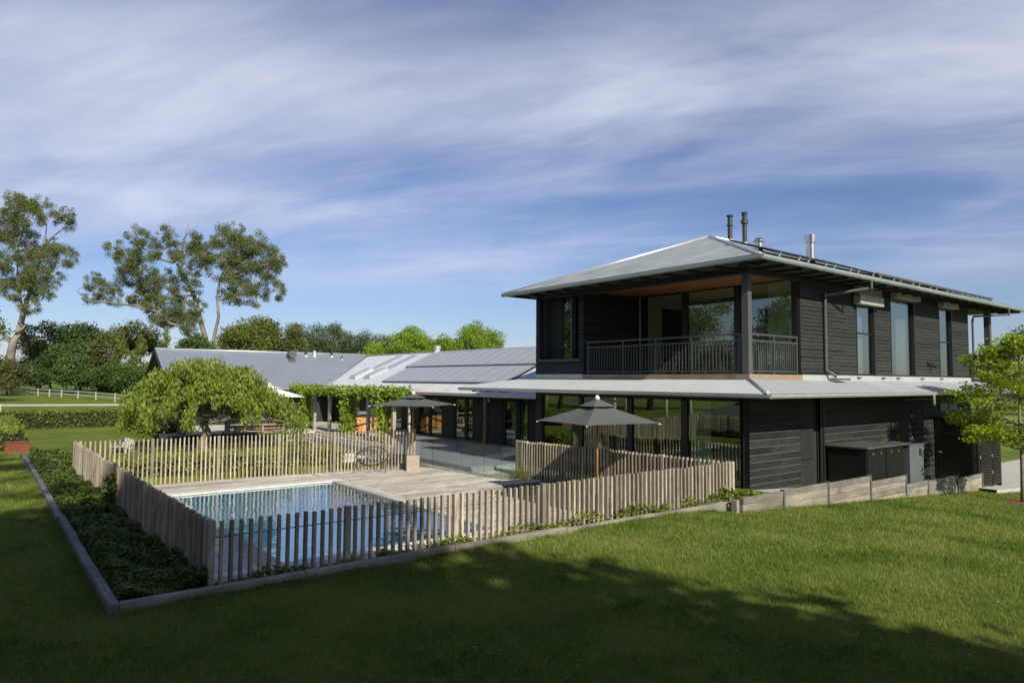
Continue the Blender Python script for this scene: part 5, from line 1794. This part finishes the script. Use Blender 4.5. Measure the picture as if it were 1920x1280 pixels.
# ------------------------------------------------------------------ weeping mulberry on the court lawn
mb_ = []
tx, ty = 9.55, 38.3
tz0 = -.6
wx, wy = tx + .05, ty + .0
for i in range(135):
    a = random.uniform(0, 2 * PI)
    rr_ = math.sqrt(random.uniform(0, 1)) * 3.75
    dome = 4.0 - .15 * rr_ ** 2 + .28 * math.sin(a * 3 + rr_ * 1.4) + random.uniform(-.3, .35)
    mb_.append((wx + math.cos(a) * rr_, wy + math.sin(a) * rr_, max(1.9, dome) - .25, random.uniform(.34, .68), random.uniform(.30, .52)))
for i in range(125):     # drooping fronds under the dome
    a = random.uniform(0, 2 * PI)
    rr_ = random.uniform(.6, 4.05)
    front = abs((a - R(232) + PI) % (2 * PI) - PI) < R(48)
    zt_ = max(1.9, 4.0 - .15 * rr_ ** 2) - .2
    drop = random.uniform(.5, 1.1) if front else random.uniform(.8, 1.8)
    for k in range(4):
        mb_.append((wx + math.cos(a) * (rr_ + .05 * k), wy + math.sin(a) * (rr_ + .05 * k), max(zt_ - drop * (k + .5) / 4, .75), random.uniform(.16, .26), random.uniform(.2, .3)))
# a trailing lobe at the right side
for zt_, dx_ in ((1.9, 3.9), (1.6, 4.3), (1.2, 4.6), (.8, 4.75), (.3, 4.8), (-.05, 4.8), (1.5, 3.9), (1.0, 4.3)):
    mb_.append((wx + dx_ * .79, wy - dx_ * .61, zt_, .48, .5))
make_tree('weeping_tree', 'broad weeping tree with drooping yellow green leaves behind the pool fence', 'tree', (tx, ty, tz0), mb_, M['leaf_mul'], M['bark_grey'], 2.5, .30, leaf=.195, per=600, ratio=.38, droop=.62, limbs=45, shell=.2)

# ------------------------------------------------------------------ young maple at the right
mx_, my_ = 29.15, 8.05
mz_ = tz(mx_, my_)
cl = []
for i in range(130):
    zf = random.uniform(0, 1)
    zc_ = mz_ + 2.25 + zf * 3.7
    rad_ = 2.35 * math.sin(PI * min(1, (.16 + zf * .80))) ** .7
    a = random.uniform(0, 2 * PI)
    k = math.sqrt(random.uniform(.05, 1))
    cl.append((mx_ + math.cos(a) * rad_ * k, my_ + math.sin(a) * rad_ * k, zc_ - .3 * k, random.uniform(.34, .56), random.uniform(.14, .26)))
make_tree('maple_tree', 'young bright green maple with layered leaves on the lawn by the house', 'tree', (mx_, my_, mz_), cl, M['leaf_maple'], M['bark_grey'], 4.6, .085, leaf=.12, per=1250, ratio=.75, flat=.45, limbs=60, shell=.0)
mr = MB()
N = 26
for k in range(N):
    a0, a1 = 2 * PI * k / N, 2 * PI * (k + 1) / N
    r0_, r1_ = .75 + .12 * math.sin(k * 2.3), .75 + .12 * math.sin((k + 1) * 2.3)
    mr.quadface((mx_, my_, mz_ + .07), (mx_ + r0_ * math.cos(a0), my_ + r0_ * math.sin(a0), mz_ + .04), (mx_ + r1_ * math.cos(a1), my_ + r1_ * math.sin(a1), mz_ + .04))
mo = mr.build('mulch_ring', M['mulch'])
mo['kind'] = 'stuff'

# ------------------------------------------------------------------ gum trees at the left
RV = Vector((.788, -.615, 0))     # sideways for the gum trees' limbs
FV = Vector((.615, .788, 0))


def gum(label, base, limbs_, clumps, rscale, leaf=.27, per=400):
    """base point; limb polylines and leaf clumps as (sideways, height) metres; depth scattered both ways"""
    base = Vector(base)
    th = thing('gum_tree', label, 'tree', base, 'tall gum trees')
    mb = MB()
    nodes = []
    for (pts, r0, r1, dep) in limbs_:
        P = []
        for i, (s, h) in enumerate(pts):
            f = i / max(1, len(pts) - 1)
            P.append(base + RV * s + Vector((0, 0, h)) + FV * dep * f)
        r0, r1 = r0 * .68, r1 * .6
        mb.tube(P, [r0 + (r1 - r0) * i / (len(P) - 1) for i in range(len(P))], 7)
        for i in range(len(P) - 1):
            nodes += [P[i].lerp(P[i + 1], k / 4) for k in range(4)]
        nodes.append(P[-1])
    C = []
    for (s, h, r_) in clumps:
        c0 = base + RV * s + Vector((0, 0, h))
        nd = min(nodes, key=lambda p: (p - c0).length)
        r_ = r_ * 1.3
        c = c0 + FV * random.uniform(-1.0, 1.0) * r_
        if (nd - c).length > .6:
            limb(mb, nd, c, .07, .025, seg=4, jit=.06)
        for k in range(20):
            u_ = unit(1)[0]
            q = r_ * random.uniform(.18, .42)
            cc_ = Vector((c.x + u_[0] * r_ * .9, c.y + u_[1] * r_ * .9, c.z + u_[2] * r_ * .85))
            C.append((*cc_, q, q * .95))
            if k % 3 == 0:
                mb.tube([c, (c + cc_) / 2 + Vector((0, 0, .15)), cc_], [.04, .03, .015], 4)
    mb.build('trunk', M['bark_euc'], th, smooth=True)
    P = clump_points(C, per, .2, .85)
    A, B = leaf_axes(len(P), leaf, .34, droop=.35)
    link('crown', leaf_mesh('crown', P - np.array(base), A, B, M['leaf_euc']), th, base)


S = .0922
def L_(pts, px, k=.2917):
    return [((x * k - px) * S, (716 - (360 + y * k)) * S + 3.2 - .4) for x, y in pts]


g2 = 385
gum('tall spreading gum tree with pale leaning trunk and low left limb behind the grey roof', (31.0, 125.8, .4), [
    (L_([(1320, 1290), (1320, 1010), (1250, 800), (1215, 690), (1150, 580), (1085, 475)], g2), .75, .42, 1.5),
    (L_([(1085, 475), (1130, 400), (1140, 330), (1160, 210)], g2), .40, .10, 1.0),
    (L_([(1085, 475), (1010, 455), (900, 380), (830, 290)], g2), .34, .08, -2),
    (L_([(1210, 690), (1120, 680), (980, 620), (860, 540), (760, 440)], g2), .34, .08, 2),
    (L_([(1300, 980), (1200, 900), (1090, 870), (1030, 800), (880, 765), (730, 745), (600, 735), (540, 680)], g2), .42, .10, -3),
    (L_([(1330, 1290), (1370, 960), (1400, 830), (1390, 700), (1410, 580), (1480, 450), (1490, 330)], g2), .50, .12, -1.5),
    (L_([(1410, 580), (1520, 560), (1640, 500), (1780, 470)], g2), .26, .07, -1),
    (L_([(1395, 720), (1500, 680), (1620, 670), (1760, 650)], g2), .22, .06, 1),
    (L_([(1440, 520), (1540, 440), (1600, 330)], g2), .26, .07, 2),
    (L_([(1130, 400), (1060, 300), (1030, 180)], g2), .12, .03, 1),
    (L_([(1140, 330), (1200, 270), (1260, 240)], g2), .10, .03, -1)],
    [(*L_([(x, y)], g2)[0], r * .2917 * S) for x, y, r in
     [(560, 600, 50), (545, 680, 50), (650, 650, 55), (740, 400, 50), (760, 560, 55), (800, 470, 65), (900, 490, 75), (870, 310, 55), (950, 390, 60), (1030, 300, 55),
      (1080, 390, 50), (820, 650, 75), (930, 610, 65), (1010, 690, 75), (1100, 620, 55), (1090, 780, 65), (980, 740, 50), (1200, 430, 75), (1240, 340, 50), (1200, 540, 50),
      (1290, 450, 55), (1255, 640, 38), (1000, 560, 50), (700, 700, 45), (1140, 860, 60), (1060, 830, 55), (960, 790, 45), (1180, 780, 50), (1000, 860, 40), (1250, 760, 45), (1220, 880, 60), (860, 720, 50)]
     + [(1400, 300, 65), (1490, 270, 50), (1600, 340, 70), (1420, 430, 85), (1550, 430, 100), (1650, 430, 80), (1450, 520, 80), (1580, 560, 80), (1700, 510, 65), (1780, 480, 45),
        (1500, 650, 80), (1620, 690, 55), (1740, 650, 55), (1430, 690, 55), (1500, 370, 70)]], 1.0)
g1 = 12
gum('tall gum tree cut by the left edge of the picture, with thick pale trunk', (3.9, 143.0, .4), [
    (L_([(40, 1330), (45, 1110), (55, 1000), (80, 950), (105, 800), (130, 690), (160, 550), (200, 400), (205, 250)], g1), 1.15, .12, 1.5),
    (L_([(50, 1000), (0, 940), (-60, 800), (-90, 600), (-80, 400)], g1), .55, .12, -1),
    (L_([(190, 450), (270, 330), (370, 240)], g1), .28, .06, 1),
    (L_([(160, 570), (250, 560), (330, 545), (430, 480)], g1), .25, .05, -1),
    (L_([(110, 780), (60, 600), (40, 420), (60, 250)], g1), .30, .08, 1.5),
    (L_([(80, 950), (130, 910), (90, 870)], g1), .35, .15, 0),
    (L_([(120, 740), (220, 640), (300, 640)], g1), .22, .05, 1)],
    [(*L_([(x, y)], g1)[0], r * .2917 * S) for x, y, r in
     [(60, 110, 45), (130, 150, 60), (220, 150, 65), (170, 220, 60), (50, 200, 45), (20, 300, 55), (80, 360, 65), (130, 410, 65), (230, 370, 45), (345, 250, 45), (390, 205, 42),
      (320, 460, 60), (410, 470, 52), (230, 500, 55), (80, 520, 55), (110, 600, 65), (250, 600, 65), (300, 690, 40), (200, 680, 55), (60, 680, 55), (20, 600, 55), (200, 780, 45),
      (-60, 400, 85), (-60, 250, 75), (-50, 600, 75), (280, 590, 50)]], 1.0)

# ------------------------------------------------------------------ the other background trees
def bg(kind, label, x, y, top, rad, leafm, n=26, rc=1.6, leaf=.45, per=22, z0=None, bark='bark', name=None, group='trees beyond the paddock', limbs=8, trunk=None):
    b = tz(x, y)
    h = top - b
    if kind == 'cone':
        cl_ = cone_crown(x, y, b + .4, top, rad, n, rc)
        tt = h * .85
    elif kind == 'pine':
        cl_ = blob_crown(x, y, b + h * .42, top, rad, n, rc, .35, .2)
        tt = h * .88
    else:
        lo = b + (h * .02 if z0 is None else z0)
        cl_ = blob_crown(x, y, lo, top, rad, n, rc, .74 if leafm in ('leaf_bright', 'leaf_yel') else .6, .35)
        tt = h * .7
    make_tree(name or {'cone': 'conifer_tree', 'pine': 'pine_tree'}.get(kind, 'broadleaf_tree'), label, 'tree', (x, y, b), cl_, M[leafm], M[bark], tt, trunk or max(.12, h * .022), leaf=leaf * .8, per=per * 6,
              ratio=.6 if kind != 'pine' else .35, limbs=limbs, group=group)


bg('round', 'reddish olive shrub mass below the pale gum trunk at the far left', 3.6, 131, 6.6, 3.6, 'leaf_brown', 30, 1.4, .38, 34)
bg('round', 'airy dull gum right of the thick pale trunk at the left', 9.1, 158, 15.0, 4.6, 'leaf_euc', 20, 1.7, .5, 18, z0=5.0, bark='bark_euc')
bg('round', 'broad dark tree, tallest of the dark mass left of the conifers', 14.9, 148.6, 13.9, 6.2, 'leaf_dark', 46, 2.0, .5, 24)
bg('round', 'olive brown tree right of the broad dark tree', 17.6, 141.5, 11.6, 3.9, 'leaf_brown', 30, 1.6, .45, 24)
bg('round', 'spreading gum standing behind the yellow conifers', 24.7, 158.7, 15.2, 4.8, 'leaf_brown', 24, 1.9, .5, 22, z0=6.0, bark='bark_euc')
bg('cone', 'leftmost yellow green conifer with a pointed top', 19.4, 135, 11.6, 2.3, 'leaf_con', 34, 1.25, .32, 46)
bg('cone', 'second pointed yellow green conifer from the left', 21.8, 132, 11.0, 2.7, 'leaf_con', 34, 1.3, .32, 46)
bg('cone', 'pointed conifer just left of the grey gable roof', 25.2, 129, 12.2, 2.3, 'leaf_con', 34, 1.25, .32, 46)
bg('round', 'dark bushy tree between the conifers', 28.1, 156, 12.8, 3.0, 'leaf_dark', 20, 1.5, .45, 24)
bg('round', 'low spreading fresh green tree in front of the conifers', 18.8, 128, 5.8, 4.6, 'leaf_mid', 34, 1.3, .38, 34)
bg('round', 'dark tree at the back of the treeline on the left', 11.5, 165, 10.5, 5.5, 'leaf_dark', 36, 2.0, .5, 24)
bg('round', 'dark tree in the shade behind the white rail fence', 13.2, 138, 7.4, 4.2, 'leaf_dark', 36, 1.5, .42, 30)
bg('round', 'dark shrubby tree behind the rail fence, left part', 8.4, 150, 7.2, 4.6, 'leaf_dark', 34, 1.6, .45, 30)
bg('round', 'dark undergrowth tree near the low spreading tree', 16.2, 134, 5.0, 3.2, 'leaf_dark', 26, 1.2, .38, 30)
bg('round', 'green tree behind the left end of the grey roof', 28.2, 121, 11.0, 4.4, 'leaf_mid', 32, 1.6, .42, 28)
bg('round', 'large olive yellow tree behind the middle of the grey roof', 33.8, 109, 13.2, 6.8, 'leaf_yel', 100, 1.7, .40, 32)
bg('round', 'olive tree at the right shoulder of the large yellow tree', 38.4, 106, 11.6, 3.4, 'leaf_brown', 26, 1.4, .40, 30)
bg('round', 'small pale gum beside the pine group', 41.5, 113, 12.6, 2.6, 'leaf_euc', 16, 1.2, .4, 24, z0=5, bark='bark_euc')
pl = ('leftmost pine of the row behind the roof', 'second pine of the row, with a broad crown', 'third pine of the row, the tallest', 'slim pine in the gap right of the tallest pine', 'fifth pine with an airy crown', 'sixth airy pine beside the bright round tree')
for (x_, y_, t_, r_), lb in zip(((44.1, 118.1, 13.4, 3.2), (46.9, 116.1, 13.4, 3.0), (49.8, 116.1, 13.9, 3.1), (53.4, 117.2, 12.8, 2.1), (56.2, 115.2, 12.9, 2.8), (59.8, 116.1, 12.4, 2.6)), pl):
    bg('pine', lb, x_, y_, t_, r_ * 1.12, 'leaf_pine', 36, 1.3, .36, 26, group='pines behind the roof')
for (x_, y_, t_, r_), lb in zip(((45.2, 79.4, 10.5, 4.8), (48.7, 76.6, 9.6, 3.6), (52.0, 73.8, 11.2, 5.0), (41.8, 83.2, 8.6, 3.4)),
                            ('left bright green round tree behind the long roof', 'smaller bright green tree between the two round ones', 'right bright green round tree nearest the black house', 'lower bright green shoulder left of the round trees')):
    bg('round', lb, x_, y_, t_, r_, 'leaf_bright', 120, 1.05, .28, 80, group='bright round trees behind the roof')
bg('round', 'dark round tree behind the young maple at the right edge', 98, 26, 10.4, 4.6, 'leaf_dark', 46, 1.5, .34, 34, group='trees at the right')
bg('cone', 'dark pointed cypress seen through the porch', 87.5, 27.6, 8.0, 1.3, 'leaf_dark', 24, .8, .25, 50, group='trees at the right')
bg('round', 'low green tree far beyond the path at the right', 112, 36, 5.5, 5.0, 'leaf_mid', 30, 1.6, .4, 26, group='trees at the right')

BIRCH_AT = ['nearest the pool', 'second from the pool', 'foremost of the left pair', 'tall one', 'closest to the hedge', 'at the back of the stand', 'leftmost of the stand', '', '', '', '', '']
BIG_AT = {7: 'behind the tall birch', 8: 'farthest left', 9: 'beyond the hedge end', 10: 'nearest the left side', 11: 'alone by the rail fence'}
LAWN_AT = ['in the middle of its row', 'largest and farthest', 'smallest and nearest']
# trees standing out of the picture to the left: they are what the pool side glass reflects
for i, (x_, y_, t_, r_, k) in enumerate(((-9, 44, 13, 2.6, 'b'), (-12, 50, 14, 2.8, 'b'), (-15, 43, 13, 2.8, 'b'), (-19, 52, 15, 3.0, 'b'), (-8, 58, 13, 2.6, 'b'), (-16, 62, 14, 3, 'b'), (-24, 47, 14, 3, 'b'), (-22, 66, 15, 4, 'd'), (-30, 58, 16, 5, 'd'), (-12, 74, 15, 5, 'd'), (-36, 46, 16, 5, 'd'), (-3, 98, 14, 5, 'd'))):
    if k == 'b':
        bg('round', 'slender white trunked birch left of the lawn, ' + BIRCH_AT[i], x_, y_, t_, r_, 'leaf_yel', 26, .9, .26, 40, z0=2.2, bark='birch', name='birch_tree', group='birches left of the lawn', trunk=.16)
    else:
        bg('round', 'large dark tree beyond the birch stand, ' + BIG_AT[i], x_, y_, t_, r_, 'leaf_mid', 30, 1.7, .45, 24, group='large trees beyond the birches')
for i, (x_, y_, t_, r_) in enumerate(((95, -28, 9, 4), (110, -38, 11, 5), (84, -32, 7, 3))):
    bg('round', 'round tree across the lawn behind the camera, ' + LAWN_AT[i], x_, y_, t_, r_, 'leaf_mid', 26, 1.6, .45, 22, group='trees across the lawn')

# tall trees behind the camera whose shade falls over the near lawn and the left fence
for (x_, y_, t_, r_, z0_, nn_, lb) in ((-4.0, -16, 24.5, 14.0, 4.5, 1150, 'broad dense cypress behind the camera shading the near lawn'), (-11.0, -16, 39, 13.5, 3.0, 650, 'taller cypress farther left behind the camera shading the left lawn'),
                                  (-9.5, 1.5, 17, 5.5, 1.0, 160, 'unseen cypress added left of the camera to cut sky light and shade the lawn'), (-11.0, 13, 13, 4.5, 1.0, 120, 'smaller unseen cypress added left of the pool to cut sky light')):  # these two are unseen trees added to block sky fill
    cl_ = []
    for i in range(nn_):
        f = 1 - random.random() ** (1 / 2.4)
        zc_ = z0_ + f * (t_ - z0_ - 1)
        rr_ = r_ * (1 - f) * math.sqrt(random.uniform(.02, 1))
        a = random.uniform(0, 2 * PI)
        q = random.uniform(1.2, 1.9) * (1 - .4 * f)
        cl_.append((x_ + math.cos(a) * rr_, y_ + math.sin(a) * rr_, zc_, q, q * .8))
    for i in range(nn_ // 2):
        f = 1 - random.random() ** (1 / 2.0)
        zc_ = z0_ + f * (t_ - z0_)
        rr_ = r_ * (1 - f) * random.uniform(.95, 1.12) + .6
        a = random.uniform(0, 2 * PI)
        cl_.append((x_ + math.cos(a) * rr_, y_ + math.sin(a) * rr_, zc_, random.uniform(.5, 1.1), random.uniform(.4, .8)))
    make_tree('cypress_tree', lb, 'tree', (x_, y_, 0), cl_, M['leaf_dark'], M['bark'], t_ * .9, .5, leaf=.42, per=80, ratio=.6, limbs=30, group='tall trees behind the camera')

# ------------------------------------------------------------------ lawn blades
def lawn_blades(n, region, dmin, power):
    """grass blades denser near the camera; region(x, y) -> keep"""
    fwd2, right2 = np.array([.615, .788]), np.array([.788, -.615])
    u = RNG.uniform(0, 1, n)
    dmax = 36.0
    k = 1 - power
    d = (dmin ** k + u * (dmax ** k - dmin ** k)) ** (1 / k)
    r = RNG.uniform(-.80, .80, n) * d
    xy = d[:, None] * fwd2 + r[:, None] * right2
    keep = region(xy[:, 0], xy[:, 1])
    return xy[keep], d[keep]


def lawn_region(x, y):
    front = (y < 10.70) & ((x < 15.4) | (y < 10.25))
    left = (x < 1.48) & (y >= 10.70)
    trunk_ = (x - mx_) ** 2 + (y - my_) ** 2 > .75
    return (front | left) & trunk_


XY, D = lawn_blades(620000, lawn_region, 5.5, 1.15)
n = len(XY)
Zg = terrain(XY[:, 0], XY[:, 1]) + 0.02 * np.sin(XY[:, 0] * 1.3 + XY[:, 1] * .7) * np.cos(XY[:, 1] * .9)
scale_ = np.clip(D / 9, .8, 2.6)
patch_ = .75 + .5 * (np.sin(XY[:, 0] * 2.3 + 1.3 * np.sin(XY[:, 1] * 1.7)) * np.sin(XY[:, 1] * 2.9) * .5 + .5)
hgt = RNG.uniform(.025, .085, n) * patch_ * np.clip(scale_ ** .35, .8, 1.4)
ang = RNG.uniform(0, 2 * PI, n)
wid = RNG.uniform(.0022, .0042, n) * scale_
lean_a = RNG.uniform(0, 2 * PI, n)
lean = RNG.uniform(.1, .9, n) * hgt
V = np.empty((n, 3, 3), np.float32)
V[:, 0] = np.stack([XY[:, 0] + np.cos(ang) * wid, XY[:, 1] + np.sin(ang) * wid, Zg - .005], -1)
V[:, 1] = np.stack([XY[:, 0] - np.cos(ang) * wid, XY[:, 1] - np.sin(ang) * wid, Zg - .005], -1)
V[:, 2] = np.stack([XY[:, 0] + np.cos(lean_a) * lean, XY[:, 1] + np.sin(lean_a) * lean, Zg + hgt], -1)
me = bpy.data.meshes.new('lawn_grass')
me.vertices.add(n * 3); me.vertices.foreach_set('co', V.reshape(-1))
me.loops.add(n * 3); me.loops.foreach_set('vertex_index', np.arange(n * 3, dtype=np.int32))
me.polygons.add(n); me.polygons.foreach_set('loop_start', np.arange(0, n * 3, 3, dtype=np.int32))
me.materials.append(M['grass_blade'])
me.update(calc_edges=True)
gr = link('lawn_grass', me)
gr['kind'] = 'stuff'
gr['label'] = 'short mown lawn grass around the pool enclosure'
gr['category'] = 'grass'
# longer grass left standing along the sleepers, and coarse tufts in the lawn
def tufts(name, P, h0, h1, w, label):
    k = len(P)
    d = unit(k)
    d[:, 2] = np.abs(d[:, 2]) + .9
    d /= np.linalg.norm(d, axis=1, keepdims=True)
    Lh = RNG.uniform(h0, h1, (k, 1))
    A_ = d * Lh * .5
    B_ = np.cross(d, unit(k)) * w
    c_ = P.mean(0)
    o_ = link(name, leaf_mesh(name, P + A_ - c_, A_, B_, M['grass_blade']), None, c_)
    o_['kind'] = 'stuff'
    o_['label'] = label
    o_['category'] = 'grass'


k = 9000
ex = RNG.uniform(1.6, 15.5, k)
ew = (np.sin(ex * 1.9) + np.sin(ex * 4.7 + 2) + RNG.normal(0, .8, k)) > -.2
ex = ex[ew]
ey = 10.74 - np.abs(RNG.normal(0, .07, len(ex)))
e1 = np.stack([ex, ey, terrain(ex, ey) - .01], -1)
fy = RNG.uniform(10.8, 33, 5000)
fx = 1.49 - np.abs(RNG.normal(0, .07, 5000))
e2 = np.stack([fx, fy, terrain(fx, fy) - .01], -1)
gx_ = RNG.uniform(15.6, 32.2, 5000)
gy_ = 10.30 - np.abs(RNG.normal(0, .08, 5000))
e3 = np.stack([gx_, gy_, terrain(gx_, gy_) - .01], -1)
tufts('edge_grass', np.concatenate([e1, e2, e3]), .05, .15, .004, 'longer uncut grass along the timber edging')
cen, _ = lawn_blades(420, lawn_region, 6.0, 1.1)
tp_ = np.repeat(cen, 46, axis=0) + RNG.normal(0, .07, (len(cen) * 46, 2)) * np.repeat(RNG.uniform(.5, 1.8, (len(cen), 1)), 46, axis=0)
ok_ = lawn_region(tp_[:, 0], tp_[:, 1])
tp_ = tp_[ok_]
tufts('lawn_tufts', np.concatenate([tp_, terrain(tp_[:, 0], tp_[:, 1])[:, None]], 1), .04, .11, .0055, 'coarse darker tufts scattered through the mown lawn')
# clover heads in the lawn
cxy, _ = lawn_blades(3600, lawn_region, 6.0, 1.2)
cz = terrain(cxy[:, 0], cxy[:, 1]) + .045
C = np.stack([cxy[:, 0], cxy[:, 1], cz], -1)
A, B = leaf_axes(len(C), .017, .9)
o = link('clover_flowers', leaf_mesh('clover_flowers', C, A, B, M['clover']))
o['kind'] = 'stuff'
